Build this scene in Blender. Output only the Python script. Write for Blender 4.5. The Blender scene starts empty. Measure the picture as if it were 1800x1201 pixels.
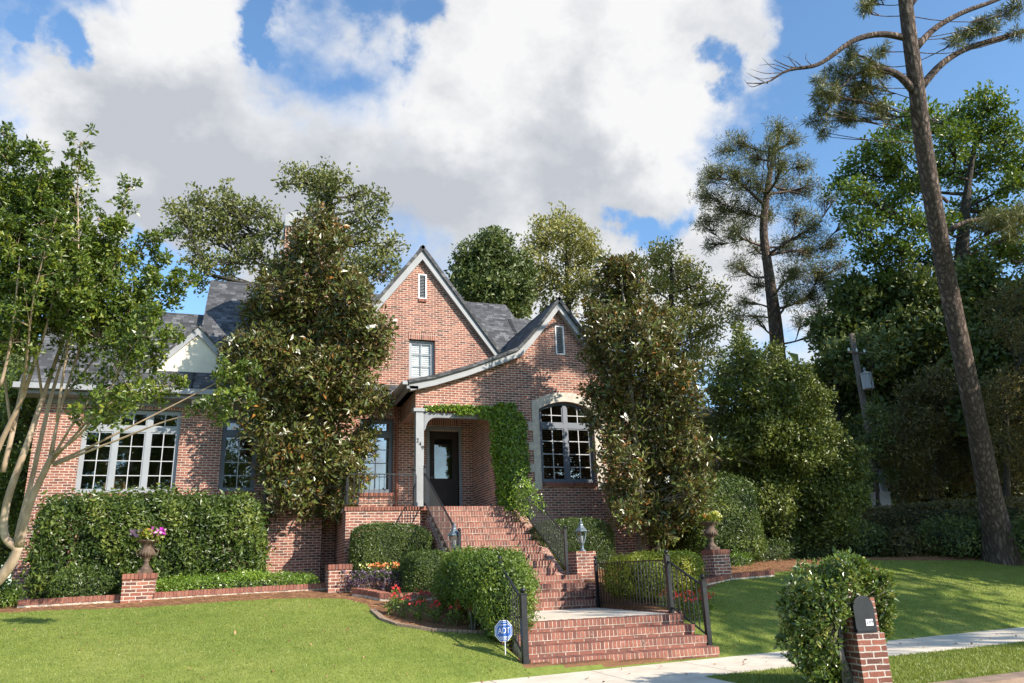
import bpy, math, random
import numpy as np
from mathutils import Vector, Matrix
from mathutils.geometry import tessellate_polygon
rng = np.random.default_rng(7); random.seed(7)
SC = bpy.context.scene
COL = SC.collection

# ------------------------------------------------------------------ camera
EYE = 1.39
R = np.array([[0.94494876, -0.06408691, -0.32088113],
              [-0.32543668, -0.28625721, -0.90119242],
              [-0.0340999, 0.95600715, -0.29135462]])
F = 1324.343
cam = bpy.data.cameras.new('camera'); camo = bpy.data.objects.new('camera', cam); COL.objects.link(camo)
M4 = Matrix([[*R[0], 0], [*R[1], 0], [*R[2], EYE], [0, 0, 0, 1]])
camo.matrix_world = M4
cam.sensor_width = 36; cam.lens = F / 1800 * 36; cam.clip_start = .1; cam.clip_end = 4000
SC.camera = camo

def ray(px, py): return R @ np.array([px - 900., -(py - 600.5), -F])
def onY(px, py, y):
    r = ray(px, py); p = r * (y / r[1]); return np.array([p[0], p[1], p[2] + EYE])
def onC(px, py, zc):
    p = ray(px, py) * zc / F; return np.array([p[0], p[1], p[2] + EYE])

# ------------------------------------------------------------------ light
SUN = Vector((.72, -1, .74)).normalized()
EL = math.asin(SUN.z); ROT = math.atan2(SUN.x, SUN.y)
sl = bpy.data.lights.new('sun', 'SUN'); sl.energy = 5.0; sl.angle = math.radians(.5); sl.color = (1, .91, .78)
so = bpy.data.objects.new('sun', sl); COL.objects.link(so)
so.rotation_euler = SUN.to_track_quat('Z', 'Y').to_euler(); so.location = (20, -30, 20)
SC.view_settings.view_transform = 'Standard'; SC.view_settings.look = 'None'
SC.view_settings.exposure = 0.7; SC.view_settings.gamma = 1

W = bpy.data.worlds.new('World'); SC.world = W; W.use_nodes = True
nt = W.node_tree; nt.nodes.clear()
def N(t, typ, **kw):
    n = t.nodes.new(typ)
    for k, v in kw.items():
        if k.startswith('i_'):
            key = k[2:]
            n.inputs[int(key) if key.isdigit() else key.replace('_', ' ')].default_value = v
        else: setattr(n, k, v)
    return n
def L(t, a, b): t.links.new(a, b)
def mth(t, op, a, b=None, c=None, clamp=False):
    n = t.nodes.new('ShaderNodeMath'); n.operation = op; n.use_clamp = clamp
    for i, v in enumerate((a, b, c)):
        if v is None: continue
        if isinstance(v, (int, float)): n.inputs[i].default_value = v
        else: t.links.new(v, n.inputs[i])
    return n.outputs[0]
def ramp(t, fac, stops, interp='LINEAR'):
    n = t.nodes.new('ShaderNodeValToRGB'); n.color_ramp.interpolation = interp
    e = n.color_ramp.elements
    while len(e) > 1: e.remove(e[-1])
    e[0].position = stops[0][0]; e[0].color = (*stops[0][1], 1)
    for p, c in stops[1:]:
        q = e.new(p); q.color = (*c, 1)
    t.links.new(fac, n.inputs[0]); return n.outputs[0]

out = N(nt, 'ShaderNodeOutputWorld')
sky = N(nt, 'ShaderNodeTexSky'); sky.sky_type = 'NISHITA'; sky.sun_disc = False
sky.sun_elevation = EL; sky.sun_rotation = ROT; sky.air_density = 1.0; sky.dust_density = .4; sky.ozone_density = 2.0
tc = N(nt, 'ShaderNodeTexCoord'); D0 = tc.outputs['Generated']
def warp(scale, amt, detail):
    a = N(nt, 'ShaderNodeTexNoise', i_Scale=scale, i_Detail=detail, i_Roughness=.6); L(nt, D0, a.inputs['Vector'])
    b = N(nt, 'ShaderNodeVectorMath', operation='SUBTRACT'); L(nt, a.outputs['Color'], b.inputs[0]); b.inputs[1].default_value = (.5, .5, .5)
    c = N(nt, 'ShaderNodeVectorMath', operation='SCALE'); L(nt, b.outputs[0], c.inputs[0]); c.inputs['Scale'].default_value = amt; return c.outputs[0]
w_ = N(nt, 'ShaderNodeVectorMath', operation='ADD'); L(nt, D0, w_.inputs[0]); L(nt, warp(5.5, .24, 9.), w_.inputs[1]); D = w_.outputs[0]
def wdir(px, py):
    v = ray(px, py); return v / np.linalg.norm(v)
def blobs(lst):
    acc = None
    for (px, py, r, a) in lst:
        d = wdir(px, py); e = wdir(px + r, py); rad = float(np.linalg.norm(d - e))
        vm = N(nt, 'ShaderNodeVectorMath', operation='DISTANCE'); L(nt, D, vm.inputs[0]); vm.inputs[1].default_value = d
        mr = N(nt, 'ShaderNodeMapRange', interpolation_type='SMOOTHSTEP'); L(nt, vm.outputs['Value'], mr.inputs[0])
        mr.inputs[1].default_value = 0; mr.inputs[2].default_value = rad; mr.inputs[3].default_value = a; mr.inputs[4].default_value = 0
        acc = mr.outputs[0] if acc is None else mth(nt, 'ADD', acc, mr.outputs[0])
    return acc
mp = N(nt, 'ShaderNodeMapping'); mp.inputs['Scale'].default_value = (1, 1, 1.5); L(nt, D0, mp.inputs[0])
n1 = N(nt, 'ShaderNodeTexNoise', i_Scale=3.2, i_Detail=12.0, i_Roughness=.57, i_Distortion=.25); L(nt, mp.outputs[0], n1.inputs['Vector'])
n2 = N(nt, 'ShaderNodeTexNoise', i_Scale=9.0, i_Detail=8.0, i_Roughness=.6); L(nt, mp.outputs[0], n2.inputs['Vector'])
CL = [(60, 130, 170, .5), (330, 190, 330, .9), (180, 330, 300, .7), (640, 260, 360, 1.0), (1000, 180, 330, .9), (1230, 30, 220, .7),
      (900, 400, 380, .8), (420, 420, 330, .6), (1200, 250, 170, .4), (720, -60, 200, .2), (1260, 470, 170, .6), (1350, 640, 260, .5), (1480, 560, 130, .3),
      (300, -60, 260, .7), (560, -40, 160, .4), (860, -30, 160, .4), (1200, 400, 200, .4), (1290, 30, 130, .3), (60, 300, 250, .4), (1080, 10, 200, .4), (1000, 600, 400, .4),
      (150, 45, 85, -1.1), (20, 5, 60, -.9), (470, 45, 62, -1.0), (640, 10, 70, -.5), (745, 40, 80, -.75), (748, 195, 50, -1.2), (1215, 95, 85, -1.2), (1230, 150, 60, -.8), (1380, 120, 110, -.8), (1350, 230, 60, -.5),
      (1560, 250, 300, -1.2), (1430, 60, 100, -.6), (1700, 120, 300, -.9), (230, 450, 100, -1.1), (330, 520, 140, -1.2), (200, 340, 60, -.5), (1085, 390, 70, -1.2), (1150, 400, 80, -1.0), (30, 220, 60, -.3), (1270, 160, 60, -.3)]
cb = blobs(CL)
noise_c = mth(nt, 'MULTIPLY', mth(nt, 'SUBTRACT', n1.outputs['Fac'], .5), 3.2)
dens = mth(nt, 'ADD', mth(nt, 'ADD', cb, noise_c), -.22)
dens = mth(nt, 'ADD', dens, mth(nt, 'MULTIPLY', mth(nt, 'SUBTRACT', n2.outputs['Fac'], .5), .9))
# elsewhere in the sky (outside what the blobs cover) scattered cloud
sep = N(nt, 'ShaderNodeSeparateXYZ'); L(nt, D0, sep.inputs[0])
mask = N(nt, 'ShaderNodeMapRange', interpolation_type='SMOOTHSTEP'); L(nt, dens, mask.inputs[0])
mask.inputs[1].default_value = -.22; mask.inputs[2].default_value = .5
GR = [(230, 280, 260, .9), (520, 330, 300, 1.0), (150, 200, 140, .4), (760, 350, 240, .7), (1000, 260, 200, .6), (1050, 340, 170, .5), (930, 130, 130, .2), (400, 400, 200, .5), (820, 430, 260, .5), (1290, 60, 90, .2),
      (640, 200, 110, -.3), (800, 230, 120, -.4), (300, 90, 160, -.5), (1180, 230, 120, -.5), (900, 90, 140, -.5), (1100, 110, 120, -.4)]
gb = blobs(GR)
g = mth(nt, 'ADD', mth(nt, 'ADD', gb, .14), mth(nt, 'MULTIPLY', mth(nt, 'SUBTRACT', n2.outputs['Fac'], .5), 2.0))
g = mth(nt, 'ADD', g, mth(nt, 'MULTIPLY', mth(nt, 'SUBTRACT', n1.outputs['Fac'], .5), 1.2))
ccol = ramp(nt, g, [(0, (.95, .95, .955)), (.25, (.85, .86, .88)), (.6, (.69, .715, .755)), (1, (.56, .59, .65))])
bg1 = N(nt, 'ShaderNodeBackground', i_Strength=.15); 
tint = N(nt, 'ShaderNodeMix', data_type='RGBA', blend_type='MULTIPLY'); tint.inputs[0].default_value = 1
L(nt, sky.outputs[0], tint.inputs[6]); tint.inputs[7].default_value = (.84, 1.02, 1.10, 1)
L(nt, tint.outputs[2], bg1.inputs[0])
bg2 = N(nt, 'ShaderNodeBackground', i_Strength=.615); L(nt, ccol, bg2.inputs[0])
mx = N(nt, 'ShaderNodeMixShader'); L(nt, mask.outputs[0], mx.inputs[0]); L(nt, bg1.outputs[0], mx.inputs[1]); L(nt, bg2.outputs[0], mx.inputs[2])
L(nt, mx.outputs[0], out.inputs[0])

# ------------------------------------------------------------------ materials
def mat(name):
    m = bpy.data.materials.new(name); m.use_nodes = True; t = m.node_tree
    b = t.nodes['Principled BSDF']; return m, t, b
def noise(t, scale, detail=4., rough=.5, vec=None, dist=0.):
    n = N(t, 'ShaderNodeTexNoise', i_Scale=scale, i_Detail=detail, i_Roughness=rough, i_Distortion=dist)
    if vec is not None: L(t, vec, n.inputs['Vector'])
    return n.outputs['Fac']
def uvn(t): return N(t, 'ShaderNodeUVMap', uv_map='UV').outputs[0]
def objn(t): return N(t, 'ShaderNodeTexCoord').outputs['Object']
def bump(t, b, h, s=.3, d=.01):
    n = N(t, 'ShaderNodeBump', i_Strength=s, i_Distance=d); L(t, h, n.inputs['Height']); L(t, n.outputs[0], b.inputs['Normal'])
def mixc(t, fac, a, b, blend='MIX'):
    n = N(t, 'ShaderNodeMix', data_type='RGBA', blend_type=blend)
    for i, v in ((0, fac), (6, a), (7, b)):
        if isinstance(v, (int, float)): n.inputs[i].default_value = v
        elif isinstance(v, tuple): n.inputs[i].default_value = (*v, 1)
        else: L(t, v, n.inputs[i])
    return n.outputs[2]

def plain(name, col, rough=.5, var=.12, sc=6., metal=0., bmp=.15):
    m, t, b = mat(name); o = objn(t)
    n = noise(t, sc, 5., .6, o)
    c2 = tuple(max(0, x * (1 - var * 2)) for x in col); c3 = tuple(x * (1 + var) for x in col)
    L(t, ramp(t, n, [(.3, c2), (.7, c3)]), b.inputs['Base Color'])
    b.inputs['Roughness'].default_value = rough; b.inputs['Metallic'].default_value = metal
    if bmp: bump(t, b, noise(t, sc * 8, 3., .6, o), bmp, .004)
    return m

def brick(name, w, h, mort, off=.5, sat=1., mortar_col=(.61, .51, .43), lift=1., freq=2):
    m, t, b = mat(name); uv = uvn(t)
    nz = N(t, 'ShaderNodeTexNoise', i_Scale=9., i_Detail=2.); L(t, uv, nz.inputs['Vector'])
    ad = N(t, 'ShaderNodeVectorMath', operation='MULTIPLY_ADD'); L(t, nz.outputs['Color'], ad.inputs[0])
    ad.inputs[1].default_value = (.018, .018, 0); L(t, uv, ad.inputs[2])
    nz2 = N(t, 'ShaderNodeTexNoise', i_Scale=1.3, i_Detail=2.); L(t, uv, nz2.inputs['Vector'])
    ad2 = N(t, 'ShaderNodeVectorMath', operation='MULTIPLY_ADD'); L(t, nz2.outputs['Color'], ad2.inputs[0])
    ad2.inputs[1].default_value = (.0, .025, 0); L(t, ad.outputs[0], ad2.inputs[2])
    br = N(t, 'ShaderNodeTexBrick', offset=off, offset_frequency=freq, i_Color1=(0, 0, 0, 1), i_Color2=(1, 1, 1, 1), i_Mortar=(.5, .5, .5, 1),
           i_Scale=1., i_Mortar_Size=mort, i_Mortar_Smooth=.25, i_Bias=0., i_Brick_Width=w, i_Row_Height=h)
    L(t, ad2.outputs[0], br.inputs['Vector'])
    k = lift
    cr = ramp(t, br.outputs['Color'], [(0, (.12 * k, .06 * k, .05 * k)), (.16, (.19 * k, .076 * k, .056 * k)), (.45, (.26 * k, .096 * k, .066 * k)), (.75, (.31 * k, .120 * k, .082 * k)), (1, (.37 * k, .165 * k, .115 * k))])
    sm_ = N(t, 'ShaderNodeMapping'); sm_.inputs['Scale'].default_value = (1.6, .22, 1); L(t, uv, sm_.inputs[0])
    cr = mixc(t, .55, cr, ramp(t, noise(t, 1.5, 6., .7, sm_.outputs[0]), [(.32, (.62, .62, .64)), (.55, (1.05, 1.05, 1.05))]), 'MULTIPLY')
    pat = noise(t, .7, 3., .6, uv); spk = noise(t, 45., 4., .7, uv)
    cr = mixc(t, .5, cr, ramp(t, pat, [(.3, (.72, .70, .70)), (.7, (1.25, 1.22, 1.2))]), 'MULTIPLY')
    cr = mixc(t, .6, cr, ramp(t, spk, [(.3, (.7, .7, .7)), (.7, (1.3, 1.3, 1.3))]), 'MULTIPLY')
    mc = mixc(t, .6, mortar_col, ramp(t, noise(t, 14., 4., .7, uv), [(.3, (.62, .60, .58)), (.7, (1.25, 1.25, 1.25))]), 'MULTIPLY')
    # mortar smeared over some brick edges
    sm = mth(t, 'MULTIPLY', mth(t, 'GREATER_THAN', noise(t, 22., 3., .7, uv), .62), .35)
    fac = mth(t, 'MAXIMUM', br.outputs['Fac'], sm)
    mc = mixc(t, .5, mc, ramp(t, noise(t, 1.5, 6., .7, sm_.outputs[0]), [(.32, (.6, .6, .62)), (.55, (1.05, 1.05, 1.05))]), 'MULTIPLY')
    L(t, mixc(t, fac, cr, mc), b.inputs['Base Color'])
    b.inputs['Roughness'].default_value = .9; b.inputs['Specular IOR Level'].default_value = .25
    hgt = mth(t, 'ADD', mth(t, 'MULTIPLY', br.outputs['Fac'], -1.), mth(t, 'MULTIPLY', spk, .5))
    bump(t, b, hgt, .8, .008)
    return m
M = {}
M['brick'] = brick('brick', .205, .0665, .0092)
M['soldier'] = brick('soldier_brick', .0665, .215, .008, 0., freq=1)
M['rowlock'] = None
def solid_brick():
    m, t, b = mat('brick_unit'); a = N(t, 'ShaderNodeAttribute', attribute_name='rnd').outputs['Fac']; o = objn(t)
    cr = ramp(t, a, [(0, (.15, .068, .052)), (.3, (.215, .085, .062)), (.65, (.26, .098, .068)), (1, (.31, .13, .09))])
    spk = noise(t, 30., 5., .7, o)
    cr = mixc(t, .8, cr, ramp(t, spk, [(.3, (.65, .65, .66)), (.7, (1.3, 1.28, 1.25))]), 'MULTIPLY')
    cr = mixc(t, mth(t, 'MULTIPLY', mth(t, 'GREATER_THAN', noise(t, 11., 4., .7, o), .64), .3), cr, (.50, .41, .34))
    L(t, cr, b.inputs['Base Color']); b.inputs['Roughness'].default_value = .88
    bump(t, b, spk, .5, .006); return m
M['rowlock'] = solid_brick()
M['mortar'] = plain('mortar', (.66, .55, .46), .95, .25, 9., bmp=.5)
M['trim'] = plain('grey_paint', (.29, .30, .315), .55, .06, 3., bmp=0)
M['frame'] = plain('window_grey_paint', (.30, .32, .345), .5, .05, 3., bmp=0)
M['muntin'] = plain('muntin_paint', (.45, .46, .48), .5, .05, 3., bmp=0)
M['frame_shaded'] = plain('shaded_window_paint', (.12, .14, .175), .45, .05, 3., bmp=0)  # darker, bluer copy of the window grey with shade put into its colour
M['glassclear'] = None
M['white'] = plain('white_paint', (.80, .80, .80), .55, .05, 3., bmp=0)
M['stucco'] = plain('cream_stucco', (.76, .69, .57), .9, .05, 5., bmp=.4)
M['stone'] = plain('cream_limestone', (.55, .49, .415), .9, .12, 7., bmp=.8)
M['iron'] = plain('black_iron', (.022, .023, .027), .4, .2, 20., metal=.3, bmp=.1)
M['metal'] = plain('grey_lamp_metal', (.16, .20, .23), .4, .2, 20., metal=.4, bmp=.1)
M['concrete'] = plain('concrete', (.56, .51, .44), .9, .10, 1.3, bmp=.5)
M['kerb'] = plain('brown_kerb', (.30, .21, .15), .9, .2, 4., bmp=.5)
M['asphalt'] = plain('asphalt', (.05, .05, .052), .9, .2, 8., bmp=.5)
M['rust'] = plain('rusty_urn', (.13, .085, .06), .75, .35, 14., bmp=.5)
M['copper'] = plain('brown_downspout', (.22, .085, .06), .6, .1, 5.)
M['door'] = plain('dark_stained_door', (.022, .012, .010), .7, .3, 12.)
M['room'] = plain('room_wall', (.30, .26, .20), .9, .05, 1.)
M['roomfloor'] = plain('room_floor', (.12, .07, .04), .6, .2, 4.)
M['shade'] = plain('shaded_trim_grey', (.22, .23, .25), .7, .08, 3., bmp=0)  # darker copy of the trim grey, shade under eaves and porch put into the colour
M['wood'] = plain('pole_wood', (.12, .095, .07), .9, .2, 9., bmp=.5)
M['plantstem'] = plain('stem', (.12, .13, .05), .8, .2, 8.)
M['wicker'] = plain('wicker', (.5, .3, .14), .7, .2, 40.)
M['blue'] = plain('sign_blue', (.03, .12, .45), .4, .04, 3., bmp=0)
M['signwhite'] = plain('sign_white', (.8, .8, .8), .4, .02, 3., bmp=0)
M['black'] = plain('mailbox_black', (.02, .022, .028), .35, .2, 9., bmp=.15)
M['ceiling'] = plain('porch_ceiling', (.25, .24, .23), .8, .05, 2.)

def roofmat():
    m, t, b = mat('shingles'); uv = uvn(t)
    br = N(t, 'ShaderNodeTexBrick', offset=.37, offset_frequency=2, squash=.7, squash_frequency=3, i_Color1=(0, 0, 0, 1), i_Color2=(1, 1, 1, 1), i_Mortar=(0, 0, 0, 1), i_Scale=1., i_Mortar_Size=.007,
           i_Mortar_Smooth=.2, i_Brick_Width=.24, i_Row_Height=.14)
    nz = N(t, 'ShaderNodeTexNoise', i_Scale=5., i_Detail=2.); L(t, uv, nz.inputs['Vector'])
    ad = N(t, 'ShaderNodeVectorMath', operation='MULTIPLY_ADD'); L(t, nz.outputs['Color'], ad.inputs[0])
    ad.inputs[1].default_value = (.02, .012, 0); L(t, uv, ad.inputs[2]); L(t, ad.outputs[0], br.inputs['Vector'])
    c = ramp(t, br.outputs['Color'], [(0, (.035, .036, .040)), (.4, (.06, .062, .067)), (.75, (.088, .090, .097)), (1, (.14, .142, .15))])
    c = mixc(t, .6, c, ramp(t, noise(t, 60., 4., .7, uv), [(.3, (.6, .6, .6)), (.7, (1.4, 1.4, 1.4))]), 'MULTIPLY')
    c = mixc(t, .5, c, ramp(t, noise(t, 1.2, 4., .6, uv), [(.3, (.75, .75, .75)), (.7, (1.2, 1.2, 1.2))]), 'MULTIPLY')
    L(t, c, b.inputs['Base Color']); b.inputs['Roughness'].default_value = .85
    bump(t, b, mth(t, 'ADD', mth(t, 'MULTIPLY', br.outputs['Fac'], -1.), br.outputs['Color']), .6, .01)
    return m
M['roof'] = roofmat()

def leafmat(name, stops, rough=.45, trans=.25, back=None, spec=.5, tcol=None):
    m, t, b = mat(name); a = N(t, 'ShaderNodeAttribute', attribute_name='rnd').outputs['Fac']
    if stops[1][1][1] > stops[1][1][0] and stops[1][1][1] > stops[1][1][2]: stops = [(p, (q[0] * 1.25, q[1] * 1.02, q[2] * .9)) for p, q in stops]
    c = ramp(t, a, stops); trans *= .75
    if back:
        ge = N(t, 'ShaderNodeNewGeometry').outputs['Backfacing']
        c = mixc(t, ge, c, back)
    L(t, c, b.inputs['Base Color']); b.inputs['Roughness'].default_value = rough; b.inputs['Specular IOR Level'].default_value = spec
    if trans:
        tr = N(t, 'ShaderNodeBsdfTranslucent'); hs = N(t, 'ShaderNodeHueSaturation', i_Hue=.478, i_Saturation=1.15, i_Value=1.7); L(t, c, hs.inputs['Color']); L(t, hs.outputs[0], tr.inputs[0])
        ms = N(t, 'ShaderNodeMixShader'); ms.inputs[0].default_value = trans
        L(t, b.outputs[0], ms.inputs[1]); L(t, tr.outputs[0], ms.inputs[2]); L(t, ms.outputs[0], t.nodes['Material Output'].inputs[0])
    return m
def G4(a, b_, c, d): return [(0, a), (.35, b_), (.7, c), (1, d)]
M['crape'] = leafmat('crape_leaf', G4((.024, .055, .009), (.055, .11, .018), (.10, .175, .026), (.24, .31, .055)), .38, .3)
M['magnolia'] = leafmat('magnolia_leaf', [(0, (.028, .054, .012)), (.35, (.055, .095, .02)), (.80, (.12, .165, .034)), (.87, (.22, .135, .036)), (1, (.34, .165, .045))], .34, .15, back=(.15, .12, .042), spec=.6)
M['oak'] = leafmat('oak_leaf', G4((.055, .085, .024), (.09, .13, .038), (.135, .18, .055), (.20, .23, .08)), .5, .25)
M['darkleaf'] = leafmat('dark_leaf', G4((.03, .06, .016), (.055, .10, .027), (.09, .145, .04), (.14, .19, .06)), .5, .2)
M['paleleaf'] = leafmat('pale_leaf', G4((.11, .155, .045), (.18, .225, .065), (.24, .285, .09), (.34, .37, .14)), .5, .3)
M['bright'] = leafmat('bright_leaf', G4((.04, .09, .016), (.07, .14, .024), (.11, .20, .034), (.17, .26, .05)), .4, .28)
M['box'] = leafmat('box_leaf', G4((.022, .05, .010), (.04, .08, .016), (.06, .115, .022), (.10, .16, .035)), .4, .2)
M['hedgeleaf'] = leafmat('hedge_leaf', G4((.018, .042, .009), (.038, .08, .015), (.075, .135, .025), (.17, .24, .055)), .38, .2, spec=.5)
M['yellowleaf'] = leafmat('yellowgreen_leaf', G4((.07, .12, .015), (.12, .19, .022), (.18, .25, .03), (.28, .33, .05)), .4, .3)
M['pine'] = leafmat('pine_needle', G4((.05, .075, .025), (.085, .115, .035), (.125, .16, .05), (.19, .2, .075)), .45, .15)
M['olive'] = leafmat('olive_leaf', G4((.05, .055, .018), (.075, .085, .025), (.105, .115, .035), (.15, .14, .055)), .5, .2)
M['teaolive'] = leafmat('tea_olive_leaf', G4((.035, .065, .014), (.07, .115, .025), (.12, .18, .04), (.20, .26, .065)), .42, .2)
M['ivy'] = leafmat('ivy_leaf', G4((.05, .11, .014), (.09, .19, .024), (.14, .28, .035), (.25, .40, .07)), .3, .25, spec=.6)
M['mailivy'] = leafmat('jasmine_leaf', G4((.035, .08, .015), (.07, .14, .028), (.12, .21, .045), (.34, .38, .12)), .25, .2, spec=.8)
M['purple'] = leafmat('purple_leaf', G4((.05, .03, .06), (.08, .05, .09), (.12, .08, .12), (.18, .12, .16)), .5, .1)
M['red'] = leafmat('red_petal', G4((.5, .02, .03), (.6, .03, .04), (.7, .06, .05), (.75, .15, .1)), .5, .2)
M['orange'] = leafmat('orange_petal', G4((.6, .12, .04), (.7, .2, .06), (.75, .3, .1), (.8, .5, .2)), .5, .2)
M['magenta'] = leafmat('magenta_petal', G4((.35, .02, .35), (.5, .03, .45), (.75, .35, .55), (.85, .7, .7)), .5, .2)
M['white_petal'] = leafmat('white_petal', G4((.6, .58, .5), (.7, .7, .6), (.8, .78, .7), (.8, .8, .75)), .5, .2)
M['yellow_petal'] = leafmat('yellow_petal', G4((.55, .5, .05), (.6, .6, .1), (.7, .7, .3), (.8, .8, .5)), .5, .2)
M['straw'] = leafmat('straw', G4((.16, .075, .035), (.27, .13, .06), (.36, .19, .09), (.46, .28, .15)), .8, 0)
M['blade'] = leafmat('grass_blade', G4((.10, .165, .030), (.14, .22, .042), (.175, .255, .055), (.23, .29, .08)), .5, .3)

def bark(name, c1, c2, c3, sc=(14, 14, 3), st=.9, d=.03):
    m, t, b = mat(name); o = objn(t); mp = N(t, 'ShaderNodeMapping'); mp.inputs['Scale'].default_value = sc; L(t, o, mp.inputs[0])
    wn = N(t, 'ShaderNodeTexNoise', i_Scale=2.2, i_Detail=4., i_Roughness=.7); L(t, mp.outputs[0], wn.inputs['Vector'])
    wa = N(t, 'ShaderNodeVectorMath', operation='MULTIPLY_ADD'); L(t, wn.outputs['Color'], wa.inputs[0]); wa.inputs[1].default_value = (1.1, 1.1, 1.1); L(t, mp.outputs[0], wa.inputs[2])
    v = N(t, 'ShaderNodeTexVoronoi', feature='DISTANCE_TO_EDGE', i_Scale=1.); L(t, wa.outputs[0], v.inputs['Vector'])
    n = noise(t, 1.5, 6., .7, mp.outputs[0]); h = mth(t, 'ADD', mth(t, 'MINIMUM', mth(t, 'MULTIPLY', v.outputs['Distance'], 3.), 1.), n)
    L(t, ramp(t, mth(t, 'MULTIPLY', h, .5), [(.2, c1), (.5, c2), (.9, c3)]), b.inputs['Base Color'])
    b.inputs['Roughness'].default_value = .9; bump(t, b, h, st, d); return m
M['pinebark'] = bark('pine_bark', (.05, .035, .03), (.15, .105, .085), (.33, .25, .205), (9.5, 9.5, 2.3), 1., .05)
M['darkbark'] = bark('dark_bark', (.035, .03, .026), (.07, .06, .05), (.12, .10, .08), (12, 12, 4))
M['crapebark'] = bark('crape_bark', (.30, .22, .15), (.42, .31, .22), (.52, .42, .32), (3, 3, .8), .15, .004)
M['magbark'] = bark('magnolia_bark', (.10, .085, .065), (.20, .175, .14), (.30, .27, .22), (12, 12, 6), .4, .01)

def glass(name, tintc, refl):
    m, t, b = mat(name); t.nodes.remove(b)
    tr = N(t, 'ShaderNodeBsdfTransparent'); tr.inputs[0].default_value = (*tintc, 1)
    gl = N(t, 'ShaderNodeBsdfGlossy', i_Roughness=.015)
    lw = N(t, 'ShaderNodeLayerWeight', i_Blend=.5)
    f = mth(t, 'ADD', mth(t, 'MULTIPLY', mth(t, 'POWER', lw.outputs['Facing'], 4.), .8), refl + .045, clamp=True)
    o = objn(t); bm = N(t, 'ShaderNodeBump', i_Strength=.05, i_Distance=.02); L(t, noise(t, 1.4, 2., .5, o), bm.inputs['Height']); L(t, bm.outputs[0], gl.inputs['Normal'])
    ms = N(t, 'ShaderNodeMixShader'); L(t, f, ms.inputs[0]); L(t, tr.outputs[0], ms.inputs[1]); L(t, gl.outputs[0], ms.inputs[2])
    L(t, ms.outputs[0], t.nodes['Material Output'].inputs[0]); return m
M['glass'] = glass('window_glass', (.75, .78, .76), .12)
M['glassblue'] = glass('window_glass_sky', (.5, .52, .52), .35)
M['glassclear'] = glass('clear_window_glass', (.92, .93, .92), .0)
M['lampglass'] = glass('lamp_glass', (.85, .88, .88), .12)

# ------------------------------------------------------------------ mesh helpers
def tagp(o, label=None, cat=None, group=None, kind=None):
    if label: o['label'] = label
    if cat: o['category'] = cat
    if group: o['group'] = group
    if kind: o['kind'] = kind
    return o
def origin(o):
    v = Vector((0, 0, 0))
    while o is not None: v += o.location; o = o.parent
    return np.array(v)
def thing(name, label, cat, loc=(0, 0, 0), group=None):
    o = bpy.data.objects.new(name, None); COL.objects.link(o); o.location = tuple(float(x) for x in loc)
    o.empty_display_size = .2
    return tagp(o, label, cat, group)
def link_mesh(name, verts, loops, sizes, material, parent=None, loc=None, smooth=False, uv=True, rnd=None, mats=None, mi=None):
    verts = np.asarray(verts, np.float32).reshape(-1, 3)
    base = origin(parent) if parent is not None else np.array(loc if loc is not None else (0, 0, 0), float)
    me = bpy.data.meshes.new(name); nv = len(verts); sizes = np.asarray(sizes, np.int32); loops = np.asarray(loops, np.int32)
    me.vertices.add(nv); me.vertices.foreach_set('co', (verts - base.astype(np.float32)).ravel())
    me.loops.add(len(loops)); me.loops.foreach_set('vertex_index', loops)
    me.polygons.add(len(sizes)); st = np.concatenate(([0], np.cumsum(sizes)[:-1])).astype(np.int32)
    me.polygons.foreach_set('loop_start', st); me.polygons.foreach_set('loop_total', sizes)
    me.polygons.foreach_set('use_smooth', np.full(len(sizes), bool(smooth)))
    if mi is not None: me.polygons.foreach_set('material_index', np.asarray(mi, np.int32))
    me.update(calc_edges=True)
    if rnd is not None:
        at = me.attributes.new('rnd', 'FLOAT', 'POINT'); at.data.foreach_set('value', np.asarray(rnd, np.float32))
    if uv:
        l = me.uv_layers.new(name='UV'); nrm = np.zeros(len(sizes) * 3, np.float32); me.polygons.foreach_get('normal', nrm); nrm = nrm.reshape(-1, 3)
        fn = np.repeat(nrm, sizes, axis=0); co = verts[loops]
        u = np.stack([-fn[:, 1], fn[:, 0], np.zeros(len(fn))], 1); ln = np.linalg.norm(u, axis=1, keepdims=True); flat = ln[:, 0] < .12
        u = u / np.maximum(ln, 1e-6); u[flat] = (1, 0, 0); v = np.cross(fn, u); v[flat] = (0, 1, 0)
        l.data.foreach_set('uv', np.stack([(co * u).sum(1), (co * v).sum(1)], 1).astype(np.float32).ravel())
    for m in (mats or [material]): me.materials.append(m)
    o = bpy.data.objects.new(name, me); COL.objects.link(o)
    if parent is not None: o.parent = parent
    else: o.location = tuple(float(x) for x in base)
    return o

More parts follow.
